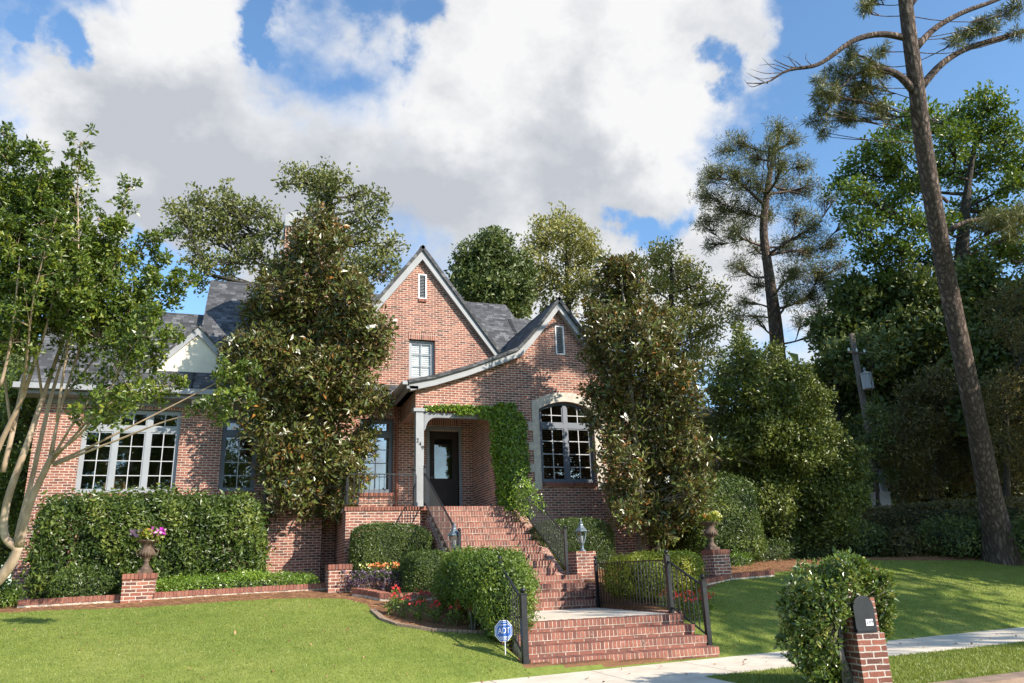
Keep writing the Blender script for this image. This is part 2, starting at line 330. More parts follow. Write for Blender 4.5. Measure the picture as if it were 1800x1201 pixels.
class MB:
    def __init__(s): s.v = []; s.f = []; s.r = []
    def add(s, vs, fs, rnd=0.):
        n = len(s.v); s.v += [tuple(map(float, p)) for p in vs]; s.f += [tuple(i + n for i in f) for f in fs]; s.r += [rnd] * len(vs); return s
    def box(s, x0, x1, y0, y1, z0, z1, rnd=0.):
        return s.add([(x0, y0, z0), (x1, y0, z0), (x1, y1, z0), (x0, y1, z0), (x0, y0, z1), (x1, y0, z1), (x1, y1, z1), (x0, y1, z1)],
                     [(0, 3, 2, 1), (4, 5, 6, 7), (0, 1, 5, 4), (1, 2, 6, 5), (2, 3, 7, 6), (3, 0, 4, 7)], rnd)
    def obox(s, c, ax, ay, az, rnd=0.):   # half-axis vectors
        c, ax, ay, az = map(np.array, (c, ax, ay, az)); vs = [c + i * ax + j * ay + k * az for k in (-1, 1) for i, j in ((-1, -1), (1, -1), (1, 1), (-1, 1))]
        return s.add(vs, [(0, 3, 2, 1), (4, 5, 6, 7), (0, 1, 5, 4), (1, 2, 6, 5), (2, 3, 7, 6), (3, 0, 4, 7)], rnd)
    def bar(s, a, b, w, h=None):
        a = np.array(a, float); b = np.array(b, float); h = h or w; d = b - a; ln = np.linalg.norm(d); d /= ln
        up = np.array((0, 0, 1.)) if abs(d[2]) < .95 else np.array((1., 0, 0)); x = np.cross(d, up); x /= np.linalg.norm(x); y = np.cross(x, d)
        return s.obox((a + b) / 2, x * w / 2, y * h / 2, d * ln / 2)
    def tube(s, pts, rad, n=8, cap=True):
        pts = [np.array(p, float) for p in pts]; rad = rad if hasattr(rad, '__len__') else [rad] * len(pts); base = len(s.v); vs = []; prev = None
        for i, p in enumerate(pts):
            d = pts[min(i + 1, len(pts) - 1)] - pts[max(i - 1, 0)]; d = d / (np.linalg.norm(d) + 1e-9)
            if prev is None:
                up = np.array((0, 0, 1.)) if abs(d[2]) < .9 else np.array((1., 0, 0)); x = np.cross(d, up)
            else: x = prev - d * np.dot(prev, d)
            x /= np.linalg.norm(x) + 1e-9; prev = x; y = np.cross(d, x)
            for k in range(n):
                a = 2 * math.pi * k / n; vs.append(p + rad[i] * (math.cos(a) * x + math.sin(a) * y))
        fs = []
        for i in range(len(pts) - 1):
            for k in range(n):
                k2 = (k + 1) % n; fs.append((i * n + k, i * n + k2, (i + 1) * n + k2, (i + 1) * n + k))
        if cap: fs.append(tuple(range(n))[::-1]); fs.append(tuple((len(pts) - 1) * n + k for k in range(n)))
        return s.add(vs, fs)
    def lathe(s, prof, c, n=20):
        c = np.array(c, float); vs = []; fs = []
        for r, z in prof:
            for k in range(n): a = 2 * math.pi * k / n; vs.append(c + (r * math.cos(a), r * math.sin(a), z))
        for i in range(len(prof) - 1):
            for k in range(n): k2 = (k + 1) % n; fs.append((i * n + k, i * n + k2, (i + 1) * n + k2, (i + 1) * n + k))
        fs.append(tuple(range(n))[::-1]); fs.append(tuple((len(prof) - 1) * n + k for k in range(n)))
        return s.add(vs, fs)
    def poly(s, outer, y0, y1, holes=()):     # XZ polygon (with holes) given thickness along Y
        loops = [outer] + list(holes); flat = [p for l in loops for p in l]
        tri = tessellate_polygon([[Vector((p[0], p[1], 0)) for p in l] for l in loops]); n = len(flat)
        vs = [(p[0], y0, p[1]) for p in flat] + [(p[0], y1, p[1]) for p in flat]; fs = []
        for t in tri:
            a, b, c = [flat[i] for i in t]; ar = (b[0] - a[0]) * (c[1] - a[1]) - (b[1] - a[1]) * (c[0] - a[0])
            t = t if ar > 0 else t[::-1]      # front faces -Y
            fs.append(tuple(t)); fs.append(tuple(i + n for i in t[::-1]))
        k = 0
        for li, l in enumerate(loops):
            m = len(l); ar = sum(l[i][0] * l[(i + 1) % m][1] - l[(i + 1) % m][0] * l[i][1] for i in range(m)); ccw = ar > 0
            if li > 0: ccw = not ccw
            for i in range(m):
                a, b = k + i, k + (i + 1) % m
                fs.append((b, a, a + n, b + n) if ccw else (a, b, b + n, a + n))
            k += m
        return s.add(vs, fs)
    def polyx(s, outer, x0, x1):              # YZ polygon given thickness along X
        tmp = MB().poly(outer, x0, x1); return s.add([(p[1], p[0], p[2]) for p in tmp.v], [f[::-1] for f in tmp.f])
    def build(s, name, m, parent=None, loc=None, smooth=False, rnd=False):
        sizes = [len(f) for f in s.f]; loops = [i for f in s.f for i in f]
        return link_mesh(name, s.v, loops, sizes, m, parent, loc, smooth, rnd=s.r if rnd else None)

def text_mesh(txt, size, depth, name, m, parent, mw):
    cu = bpy.data.curves.new(name, 'FONT'); cu.body = txt; cu.size = size; cu.extrude = depth; cu.align_x = 'CENTER'; cu.align_y = 'CENTER'
    o = bpy.data.objects.new(name + '_src', cu); COL.objects.link(o)
    dg = bpy.context.evaluated_depsgraph_get(); me = bpy.data.meshes.new_from_object(o.evaluated_get(dg)); me.transform(mw)
    if parent is not None: me.transform(Matrix.Translation(-Vector(origin(parent))))
    bpy.data.objects.remove(o); bpy.data.curves.remove(cu)
    me.materials.clear(); me.materials.append(m); q = bpy.data.objects.new(name, me); COL.objects.link(q)
    if parent is not None: q.parent = parent
    return q

# ---- leaves
def unit(v): return v / (np.linalg.norm(v, axis=-1, keepdims=True) + 1e-9)
def leaf_arrays(pos, dirs, nrm, ln, wd, rnd, fold=.18):
    n = len(pos); side = unit(np.cross(dirs, nrm)); nn = unit(np.cross(side, dirs)); ln = ln[:, None]; wd = wd[:, None]
    v = np.empty((n, 4, 3), np.float32); v[:, 0] = pos
    v[:, 1] = pos + dirs * ln * .45 + side * wd * .5 + nn * wd * fold; v[:, 2] = pos + dirs * ln - nn * ln * .12
    v[:, 3] = pos + dirs * ln * .45 - side * wd * .5 + nn * wd * fold
    return v.reshape(-1, 3), np.repeat(rnd, 4)
class Leaves:
    def __init__(s): s.v = []; s.r = []
    def cluster(s, cen, rad, per, ln, aspect=.5, up=.4, jit=.3, axis=None, rosette=.5, tone=None):
        cen = np.asarray(cen, float).reshape(-1, 3); n = len(cen) * per; rad = np.broadcast_to(np.asarray(rad, float), (len(cen),))
        c = np.repeat(cen, per, 0); d = unit(rng.normal(size=(n, 3))); rr = np.repeat(rad, per)[:, None] * (rng.random((n, 1)) ** .5)
        p = c + d * rr
        dirs = unit(d * rosette + rng.normal(size=(n, 3)) * .5 + np.array((0, 0, up * .5)))
        nrm = unit(np.array((0, 0, up)) + d * .5 + rng.normal(size=(n, 3)) * .6 + np.array((.12, -.25, 0)))
        l = ln * (1 + jit * rng.normal(size=n)).clip(.5, 1.7); cr = np.repeat(rng.random(len(cen)), per) if tone is None else np.repeat(tone, per)
        r = (.45 * cr + .55 * rng.random(n)) if tone is None else (cr + .25 * (rng.random(n) - .5)).clip(0, 1)
        v, q = leaf_arrays(p, dirs, nrm, l, l * aspect, r); s.v.append(v); s.r.append(q); return s
    def points(s, p, out, ln, aspect=.5, jit=.3, spread=.6, rnd=None, face=.5):
        n = len(p); out = unit(np.asarray(out, float)); dirs = unit(np.cross(out, rng.normal(size=(n, 3))) + out * .45 + rng.normal(size=(n, 3)) * .2 + (0, 0, .15))
        nrm = unit(out + rng.normal(size=(n, 3)) * spread); l = ln * (1 + jit * rng.normal(size=n)).clip(.5, 1.7)
        r = rng.random(n) if rnd is None else rnd
        v, q = leaf_arrays(p, dirs, nrm, l, l * aspect, r); s.v.append(v); s.r.append(q); return s
    def build(s, name, m, parent=None, loc=None):
        v = np.concatenate(s.v); r = np.concatenate(s.r); n = len(v) // 4
        return link_mesh(name, v, np.arange(4 * n), np.full(n, 4), m, parent, loc, uv=False, rnd=r)

def in_ball(n, shell=.45): 
    d = unit(rng.normal(size=(n, 3))); return d * (rng.random((n, 1)) ** shell)
def bez(a, b, sag=.15, n=6, wob=.05):
    a = np.array(a, float); b = np.array(b, float); ln = np.linalg.norm(b - a); m = (a + b) / 2 + np.array((0, 0, -sag * ln)) + rng.normal(size=3) * wob * ln
    return [(1 - t) ** 2 * a + 2 * t * (1 - t) * m + t * t * b for t in np.linspace(0, 1, n)]

def tree(name, label, cat, zc, trunk, blobs, leafm, barkm, leaf=.12, aspect=.55, sub=14, per=30, clump=.3, group=None, r0=.2, limb=.35, twig=.012, up=.5, rosette=.5, needles=False, base=None, squash=.8, dj=.6, crown_name='crown', tw=True, shell=.45, dk=1.25):
    """trunk: list of (px,py,zc,radius) ; blobs: (px,py,rpx[,dz]) unprojected to their own distance"""
    tp = [onC(a, b, c) for a, b, c, _ in trunk]; tr = [q[3] for q in trunk]
    root = thing(name, label, cat, tp[0], group)
    mb = MB(); 
    if len(tp) >= 3:   # smooth trunk
        P = np.array(tp); T = np.linspace(0, 1, len(P)); TT = np.linspace(0, 1, len(P) * 4)
        PP = np.stack([np.interp(TT, T, P[:, k]) for k in range(3)], 1); k = np.array([.25, .5, .25])
        for _ in range(2): PP[1:-1] = PP[:-2] * .25 + PP[1:-1] * .5 + PP[2:] * .25
        mb.tube(PP, np.interp(TT, T, tr), 12); tpp = PP; trr = np.interp(TT, T, tr)
    else: mb.tube(tp, tr, 10); tpp = np.array(tp); trr = np.array(tr)
    lv = Leaves(); cents = []; rads = []
    bs = []
    for bl in blobs:
        px, py, rp = bl[:3]; dz = bl[3] if len(bl) > 3 else rng.uniform(-dj, dj); q = zc + dz; c = onC(px, py, q); bs.append((c, rp * q / F, rp))
    bs.sort(key=lambda b: np.linalg.norm(tpp - b[0], axis=1).min())
    NP = [p for p in tpp]; NR = list(trr * .7); NT = [0.] * len(tpp)      # nodes a new limb may spring from
    for c, rw, rp in bs:
        A = np.array(NP); d = np.linalg.norm(A - c, axis=1) * 1.0 + np.maximum(0, A[:, 2] - c[2] + rw * .4) * 2.0 + np.array(NT) * .35 + np.where(np.array(NR) < twig, 2., 0)
        i = int(np.argmin(d)); a = A[i]; ln_ = np.linalg.norm(a - c); rb = max(min(NR[i] * .8, limb * (.16 * rw + .05 * ln_ + .02)), twig)
        path = bez(a, c, .10, 7, .09); rr_ = np.linspace(rb, max(rb * .4, twig * .8), 7); mb.tube(path, rr_, 7)
        for k_ in (2, 3, 4, 5, 6): NP.append(path[k_]); NR.append(rr_[k_] * .85); NT.append(NT[i] + ln_ * k_ / 6)
        ns = max(5, int(sub * dk * (rp / 30.) ** 2))
        cc = c + in_ball(ns, shell) * rw * np.array((1, 1, squash)); cents.append(cc); rads.append(np.full(ns, rw))
        if tw:
            for w in cc[:: (2 if ns < 60 else 3)]:
                s0 = path[rng.integers(3, 7)]; mb.tube([s0, (s0 + w) / 2 + rng.normal(size=3) * .05 * rw, w], [twig * 1.3, twig, twig * .5], 4, cap=False)
    cc = np.concatenate(cents); cr = clump * (.7 + .6 * rng.random(len(cc)))
    if needles:
        lv.cluster(cc, cr * .35, per, leaf, aspect, up, .25, rosette=3.0)
    else: lv.cluster(cc, cr, per, leaf, aspect, up, rosette=rosette)
    mb.build('trunk', barkm, root, smooth=True)
    lv.build(crown_name, leafm, root); return root

def lumpy(center, half, power=4., seg=22, lump=.06, seed=0, top=None):
    """rounded-box (superellipsoid) surface; returns verts, faces, outward"""
    c = np.array(center, float); h = np.array(half, float); rs = np.random.default_rng(seed); u = np.linspace(-math.pi / 2, math.pi / 2, seg); v = np.linspace(-math.pi, math.pi, 2 * seg, endpoint=False)
    U, V = np.meshgrid(u, v, indexing='ij'); e = 2. / power; sp = lambda a: np.sign(a) * np.abs(a) ** e
    x = sp(np.cos(U)) * sp(np.cos(V)); y = sp(np.cos(U)) * sp(np.sin(V)); z = sp(np.sin(U)); P = np.stack([x, y, z], -1)
    ph = rs.random((5, 3)) * 9; k = rs.normal(size=(5, 3)) * 3.2; w = sum(np.sin((P * k[i]).sum(-1) + ph[i, 0]) for i in range(5)) / 5 * lump * 2
    Q = c + P * h * (1 + w[..., None]); return Q, P, seg, 2 * seg
def hedge(name, label, cat, center, half, leafm, leaf=.045, dens=1500, power=4., lump=.05, seed=1, group=None, depth=.09, yaw=0., aspect=.55, extra=None, aslabel=None, spread=.7):
    base = (center[0], center[1], center[2] - half[2]); root = thing(name, label, cat, base, group)
    Q, P, a, b = lumpy((0, 0, 0), half, power, 22, lump, seed); cy, sy = math.cos(yaw), math.sin(yaw); Rz = np.array([[cy, -sy, 0], [sy, cy, 0], [0, 0, 1]])
    Q = Q @ Rz.T + np.array(center); n_ = unit(P ** 3 / np.array(half)) @ Rz.T
    fs = [(i * b + j, i * b + (j + 1) % b, (i + 1) * b + (j + 1) % b, (i + 1) * b + j) for i in range(a - 1) for j in range(b)]
    core = np.array(center) + (Q - np.array(center)) * np.maximum(.6, 1 - (depth * .7 + .05) / np.array(half).min()); F_ = np.array(fs); V = Q.reshape(-1, 3); Nn = n_.reshape(-1, 3)
    link_mesh('shaded_core', core.reshape(-1, 3), F_.ravel(), np.full(len(F_), 4), M['hedgecore'], root, smooth=True)  # solid core in place of branches, coloured dark like the shaded hedge interior
    e1 = V[F_[:, 1]] - V[F_[:, 0]]; e2 = V[F_[:, 3]] - V[F_[:, 0]]; ar = np.linalg.norm(np.cross(e1, e2), axis=1); tot = ar.sum(); n = int(tot * dens)
    idx = rng.choice(len(F_), n, p=ar / tot); uu = rng.random((n, 1)); vv = rng.random((n, 1)); q = F_[idx]
    p = (V[q[:, 0]] * (1 - uu) * (1 - vv) + V[q[:, 1]] * uu * (1 - vv) + V[q[:, 2]] * uu * vv + V[q[:, 3]] * (1 - uu) * vv); nn = Nn[q[:, 0]]
    k = np.random.default_rng(seed + 9).normal(size=(6, 3)) * 4.5; ph = np.random.default_rng(seed).random(6) * 6; w = sum(np.sin(p @ k[i] + ph[i]) for i in range(6)) / 6
    p = p + nn * (w * .5 * depth + rng.normal(size=n) * depth * .45 - depth * .2)[:, None]
    Leaves().points(p, nn, leaf, aspect, spread=spread, rnd=(.5 + .5 * w + .5 * (rng.random(n) - .5)).clip(0, 1)).build('foliage', leafm, root)
    return root
M['hedgecore'] = plain('hedge_core_shade', (.035, .045, .018), .95, .3, 12., bmp=.8)  # dark tone stands in for the shade behind the leaves

# ------------------------------------------------------------------ terrain
def yb(x): return 10.12 + .105 * np.clip(x, -30, 40)            # back edge of the pavement
def yf(x): return 8.75 + .085 * np.clip(x, -30, 40)             # front edge of the pavement
def sm(a, b, x): t = np.clip((x - a) / (b - a), 0, 1); return t * t * (3 - 2 * t)
def zg(x, y):
    x = np.asarray(x, float); y = np.asarray(y, float); zm = 1.07 + .02 * np.clip(x + 4, -10, 14)
    s = np.clip((y - yb(x)) / (17.3 - yb(x)), 0, 1); z = zm * s * (1.28 - .28 * s) + .03 * sm(0, .3, y - yb(x))
    z = z + .02 * np.sin(x * .9 + 1) * sm(0, 2, y - yb(x)) + .015 * np.sin(y * 1.7 + x * .6) * sm(0, 2, y - yb(x))
    return z
def G(px, py):                                                   # where a sight line meets the ground
    r = ray(px, py); r = r / r[1]; ys = np.arange(9., 60., .02); z = EYE + r[2] * ys; h = zg(r[0] * ys, ys)
    k = np.nonzero(z <= h)[0]; y = ys[k[0]] if len(k) else 60.
    return np.array([r[0] * y, y, float(zg(r[0] * y, y))])
def inpoly(x, y, poly):
    x = np.asarray(x); inside = np.zeros(x.shape, bool); n = len(poly)
    for i in range(n):
        x1, y1 = poly[i][:2]; x2, y2 = poly[(i + 1) % n][:2]
        c = ((y1 > y) != (y2 > y)) & (x < (x2 - x1) * (y - y1) / (y2 - y1 + 1e-12) + x1); inside ^= c
    return inside
# pine straw beds (plan outlines, metres)
g = lambda *a: [tuple(G(px, py)[:2]) for px, py in a]
BEDS = [[(3.9, 10.82), (5.4, 10.72), (7.2, 10.9), (7.2, 11.15), (3.9, 11.2)], [(-14, 16.5)] + g((0, 1078), (100, 1073), (250, 1068), (400, 1058), (520, 1052), (600, 1053), (645, 1062), (663, 1080), (700, 1098), (760, 1108), (840, 1112)) + [(4.1, 12.0), (4.1, 19), (4, 23), (-14, 23)],
        [(7.1, 12.3)] + g((1215, 1072), (1235, 1040), (1290, 1012), (1400, 1003), (1480, 1000), (1560, 1003)) + [(15, 17.2), (19, 16.6), (24, 15.5), (40, 15.0), (40, 60), (4, 60), (4, 16), (7.1, 16)]]
def bedmask(x, y):
    m = np.zeros(np.shape(x))
    for b in BEDS: m = np.maximum(m, inpoly(x, y, b))
    return m
xs = np.unique(np.concatenate([np.linspace(-400, -16, 12), np.arange(-16, 26, .1), np.linspace(26, 60, 30), np.linspace(60, 500, 12)]).round(3))
def lawn_sheet():
    ts = np.unique(np.concatenate([np.linspace(0, 8.5, 86), np.linspace(8.5, 30, 30), np.linspace(30, 900, 14)]).round(3))
    X, T = np.meshgrid(xs, ts, indexing='ij'); Y = yb(X) + T; Z = zg(X, Y)
    st = (X > 3.9) & (X < 7.2) & (Y > 10.98) & (Y < 17.5); Z = np.where(st, np.minimum(Z, -.1) , Z)
    hs = (X > -5) & (X < 14) & (Y > 21.7); Z = np.where(hs, np.minimum(Z, .6), Z)
    V = np.stack([X, Y, Z], -1).reshape(-1, 3); a, b = X.shape
    I = np.arange(a * b).reshape(a, b); Fq = np.stack([I[:-1, :-1], I[1:, :-1], I[1:, 1:], I[:-1, 1:]], -1).reshape(-1, 4)
    bm = bedmask(X, Y); 
    return link_mesh('lawn', V, Fq.ravel(), np.full(len(Fq), 4), M['lawn'], smooth=True, uv=False, rnd=bm.ravel())
def lawnmat(name, bed=True):
    m, t, b = mat(name); o = N(t, 'ShaderNodeNewGeometry').outputs['Position']
    big = noise(t, .55, 4., .6, o); med = noise(t, 3.2, 5., .65, o, .5); fine = noise(t, 55., 3., .7, o)
    c = ramp(t, big, [(.3, (.165, .22, .040)), (.5, (.20, .25, .050)), (.72, (.25, .28, .07))])
    c = mixc(t, .8, c, ramp(t, med, [(.3, (.68, .76, .66)), (.7, (1.3, 1.2, 1.3))]), 'MULTIPLY')
    c = mixc(t, mth(t, 'MULTIPLY', mth(t, 'GREATER_THAN', noise(t, 1.1, 6., .75, o), .66), .35), c, (.33, .30, .11))
    c = mixc(t, .8, c, ramp(t, fine, [(.3, (.55, .6, .5)), (.7, (1.4, 1.35, 1.4))]), 'MULTIPLY')
    if bed:
        a = N(t, 'ShaderNodeAttribute', attribute_name='rnd').outputs['Fac']
        f = mth(t, 'ADD', a, mth(t, 'MULTIPLY', mth(t, 'SUBTRACT', noise(t, 9., 4., .7, o), .5), .7)); f = mth(t, 'GREATER_THAN', f, .5)
        s = ramp(t, noise(t, 26., 5., .8, o, 1.5), [(.3, (.09, .045, .025)), (.5, (.24, .12, .06)), (.72, (.38, .21, .11))])
        c = mixc(t, f, c, s)
    L(t, c, b.inputs['Base Color']); b.inputs['Roughness'].default_value = .85; b.inputs['Specular IOR Level'].default_value = .2
    bump(t, b, mth(t, 'ADD', fine, med), .8, .02); return m
M['lawn'] = lawnmat('lawn_grass'); M['verge'] = lawnmat('verge_grass', False)
tagp(lawn_sheet(), kind='structure')
# pavement, verge, kerb, street
def strip(name, f0, f1, z, m, x0=-60, x1=80, n=141, thick=.15):
    X = np.linspace(x0, x1, n); mb = MB(); A = [(x, f0(x)) for x in X]; B = [(x, f1(x)) for x in X]
    vs = [(x, y, z) for x, y in A] + [(x, y, z) for x, y in B] + [(x, y, z - thick) for x, y in A]
    fs = [(i, i + 1, n + i + 1, n + i) for i in range(n - 1)] + [(2 * n + i, 2 * n + i + 1, i + 1, i) for i in range(n - 1)]
    mb.add(vs, fs); return tagp(mb.build(name, m), kind='structure')
kf = lambda x: 3.55 + .43 * x if False else 4.55 + .30 * np.clip(x, -40, 40)
def conc():
    m, t, b = mat('pavement_concrete'); o = N(t, 'ShaderNodeNewGeometry').outputs['Position']
    c = ramp(t, noise(t, .9, 5., .65, o), [(.3, (.62, .54, .43)), (.7, (.74, .65, .53))])
    c = mixc(t, .5, c, ramp(t, noise(t, 70., 3., .7, o), [(.3, (.75, .75, .75)), (.7, (1.2, 1.2, 1.2))]), 'MULTIPLY')
    c = mixc(t, .5, c, ramp(t, noise(t, 2.6, 7., .78, o), [(.32, (.62, .58, .53)), (.56, (1.08, 1.08, 1.08))]), 'MULTIPLY')
    L(t, c, b.inputs['Base Color']); b.inputs['Roughness'].default_value = .9; bump(t, b, noise(t, 90., 3., .7, o), .3, .004); return m
M['conc'] = conc()
kerbf = lambda x: 6.85 + .06 * np.clip(x, -40, 60) + .0 * x
def slabs():
    mb = MB(); x = -20.; L_ = 1.55; g_ = .008
    i = 0
    while x < 40:
        a, c = x + g_, x + L_ - g_
        mb.add([(a, yf(a), .0), (c, yf(c), .0), (c, yb(c), .0), (a, yb(a), .0), (a, yf(a), -.12), (c, yf(c), -.12), (c, yb(c), -.12), (a, yb(a), -.12)],
               [(0, 1, 2, 3), (4, 5, 1, 0), (5, 6, 2, 1), (6, 7, 3, 2), (7, 4, 0, 3)]); x += L_; i += 1
    # crossing walk to the street in front of the steps
    for y0, y1 in ((7.75, 8.95), (6.9, 7.73)):
        a, c = 2.3, 5.75; f = (lambda x: yf(x) - .012) if y1 > 8 else (lambda x: y1)
        mb.add([(a, y0, .002), (c, y0, .002), (c, f(c), .002), (a, f(a), .002), (a, y0, -.12), (c, y0, -.12), (c, f(c), -.12), (a, f(a), -.12)], [(0, 1, 2, 3), (4, 5, 1, 0), (5, 6, 2, 1), (6, 7, 3, 2), (7, 4, 0, 3)])
    o = mb.build('pavement', M['conc']); tagp(o, kind='structure')
    s = strip('soil', lambda x: yf(x) - .3, lambda x: yb(x) + .3, -.03, M['straw2'], n=141)
M['straw2'] = plain('bare_soil', (.12, .085, .055), .95, .3, 9., bmp=.8)
slabs()
strip('verge', kerbf, lambda x: yf(x) - .01, -.004, M['verge'])
strip('kerb', lambda x: kerbf(x) - .32, kerbf, .012, M['kerb'])
strip('street', lambda x: -2. + 0 * x, lambda x: kerbf(x) - .32, -.14, M['asphalt'], -60, 80)
tagp(MB().add([(-300, -300, -.05), (300, -300, -.05), (300, -2., -.05), (-300, -2., -.05)], [(0, 1, 2, 3)]).build('far_verge', M['verge']), kind='structure')

# ------------------------------------------------------------------ steps (individual rowlock bricks)
def rowlocks(mb, x0, x1, y0, z1, h=.098, dep=.30, bw=.0567, gap=.0125, yaw=0., piv=None):
    n = int(round((x1 - x0) / (bw + gap))); w = (x1 - x0) / n
    for i in range(n):
        cx = x0 + w * (i + .5); jz = rng.uniform(-.0012, .0012); jy = rng.uniform(-.0014, .0014)
        c = np.array((cx, y0 + dep / 2 + jy, z1 - h / 2 + jz)); ax = np.array((w / 2 - gap / 2, 0, 0)); ay = np.array((0, dep / 2, 0)); az = np.array((0, 0, h / 2))
        mb.obox(c, ax, ay, az, float(rng.random()))
def rot(mb, piv, a):
    ca, sa = math.cos(a), math.sin(a); mb.v = [(piv[0] + (x - piv[0]) * ca - (y - piv[1]) * sa, piv[1] + (x - piv[0]) * sa + (y - piv[1]) * ca, z) for x, y, z in mb.v]; return mb
YP, YG, FL = 19.4, 21.5, 3.04
LOW = dict(x0=4.02, x1=7.12, y=11.0, r=.150, yaw=-.035)
steps = thing('brick_steps', 'flight of brick steps climbing from the pavement to the front porch', 'steps', (5.5, 11, 0))
def lower():
    u, mo = MB(), MB(); piv = (LOW['x0'], LOW['y'])
    for k in range(4):
        y = LOW['y'] + .3 * k; z = .005 + LOW['r'] * (k + 1); x1 = LOW['x1'] - (0 if k == 0 else .02 * k) ; x0 = LOW['x0']
        rowlocks(u, x0, x1, y - .012, z)
        mo.box(x0 + .006, x1 - .006, y - .007, y + .31, z - .108, z - .0035)
        mo.box(x0 + .014, x1 - .014, y + .003, y + .31, z - .16, z - .108)
        # stretcher course under the rowlocks
        n = 14; w = (x1 - x0 - .02) / n
        for i in range(n): u.box(x0 + .01 + w * i + .006, x0 + .01 + w * (i + 1) - .006, y + .0, y + .1, z - .152, z - .108, float(rng.random()) * .6)
    # solid cheeks at both ends
    for k in range(4):
        y = LOW['y'] + .3 * k; z = .005 + LOW['r'] * (k + 1)
        mo.box(LOW['x0'] + .015, LOW['x1'] - .015 - .02 * k, y + .1, 12.4, -.2, z - .155)
    rot(u, piv, LOW['yaw']); rot(mo, piv, LOW['yaw'])
    u.build('lower_flight', M['rowlock'], steps, rnd=True); mo.build('mortar_bed', M['mortar'], steps)
lower()
LZ = .605
MB().add([(4.16, 12.12, LZ), (6.98, 12.02, LZ), (7.05, 15.1, LZ), (4.1, 15.1, LZ), (4.16, 12.12, 0), (6.98, 12.02, 0), (7.05, 15.1, 0), (4.1, 15.1, 0)], [(0, 1, 2, 3), (4, 5, 1, 0), (5, 6, 2, 1), (6, 7, 3, 2), (7, 4, 0, 3)]).build('landing', M['conc'], steps)
def upper():
    u, mo = MB(), MB()
    for k in range(4):
        y = 15.1 + .3 * k; z = LZ + .166 * (k + 1); x1 = 7.12
        rowlocks(u, 4.15, x1, y - .012, z, h=.10); mo.box(4.16, x1 - .01, y - .007, y + .6, z - .11, z - .0035); mo.box(4.16, x1 - .012, y + .003, y + .6, z - .17, z - .11)
        n = 14; w = (x1 - 4.17) / n
        for i in range(n): u.box(4.16 + w * i + .006, 4.16 + w * (i + 1) - .006, y, y + .1, z - .165, z - .112, float(rng.random()) * .6)
    u.build('middle_flight', M['rowlock'], steps, rnd=True); mo.build('mortar_bed', M['mortar'], steps)
    zb = LZ + .664; u, mo = MB(), MB(); r = (FL - zb) / 11
    for k in range(11):
        y = 16.3 + .29 * k; z = zb + r * (k + 1)
        rowlocks(u, 4.42, 6.68, y - .012, z, h=.10, dep=.30 if k < 10 else .2); mo.box(4.43, 6.67, y - .007, 19.5, z - .11, z - .0035); mo.box(4.432, 6.668, y + .003, 19.5, z - .17, z - .11)
        for i in range(11): u.box(4.43 + .2036 * i + .006, 4.43 + .2036 * (i + 1) - .006, y, y + .1, z - r + .004, z - .112, float(rng.random()) * .6)
    u.build('upper_flight', M['rowlock'], steps, rnd=True); mo.build('mortar_bed', M['mortar'], steps)
    for xa, xb, dz_ in ((6.67, 6.9, 0.), (4.36, 4.425, .22)):   # brick side walls of the upper flight
        MB().polyx([(16.3, .9), (19.19, .9), (19.19, FL - .05 - dz_), (16.3, zb - dz_)], xa, xb).build('side_wall', M['brick'], steps)
    for b_ in ((3.9, 4.14, 11.9, 16.2, -.1, .66), (7.13, 7.3, 12.2, 15.2, -.1, .62), (7.13, 7.25, 15.22, 16.4, .3, 1.1)): MB().box(*b_).build('side_wall', M['brick'], steps)
upper()

# ------------------------------------------------------------------ house
house = thing('brick_house', 'red brick house with two steep gables, grey trim and dark shingle roofs', 'house', (4, 21.5, 1))
T = .3
def rect(x0, x1, z0, z1): return [(x0, z0), (x1, z0), (x1, z1), (x0, z1)]
GP = (4.74, 11.12); SL = 1.335                                     # main gable peak and slope
zE = 6.0
WIN = dict(big=(-4.05, -1.75, 3.62, 5.78), tall=(-.70, .20, 3.66, 5.62), side=(2.95, 3.92, 3.62, 5.72), up=(4.36, 5.16, 6.98, 8.2), vent=(4.64, 4.90, 9.52, 10.34), door=(4.98, 5.86, 3.04, 5.42))
h = [rect(*WIN[k]) for k in WIN]
gw = MB().poly([(-5.1, .6), (10.2, .6), (10.2, zE), (GP[0] + (GP[1] - zE) / SL, zE), GP, (GP[0] - (GP[1] - zE) / SL, zE), (-5.1, zE)], YG, YG + T, h)
gw.box(-5.1, -4.8, YG + T, 27, .6, zE); gw.box(13.9, 14.2, 21.1, 27, .6, 5.9)
gw.box(-5.1, 14.2, 27, 27.3, .6, 6.)
gw.build('main_wall', M['brick'], house)
# porch gable front wall
PG = [(3.99, 6.14), (4.6, 6.30), (5.54, 6.62), (6.5, 7.01), (7.1, 7.27), (7.42, 7.65), (7.79, 8.12), (8.33, 8.86)]
X1P = 10.75; zr = 8.86 - (X1P - 8.33) * 1.33
def arch(x0, x1, z0, zs, zt, n=12): return [(x0, z0), (x1, z0)] + [(x1 + (x0 - x1) * t, zs + (zt - zs) * (1 - (2 * t - 1) ** 2)) for t in np.linspace(0, 1, n)]
AW = (7.64, 9.28, 3.68, 5.72, 5.96); AR = arch(*AW)
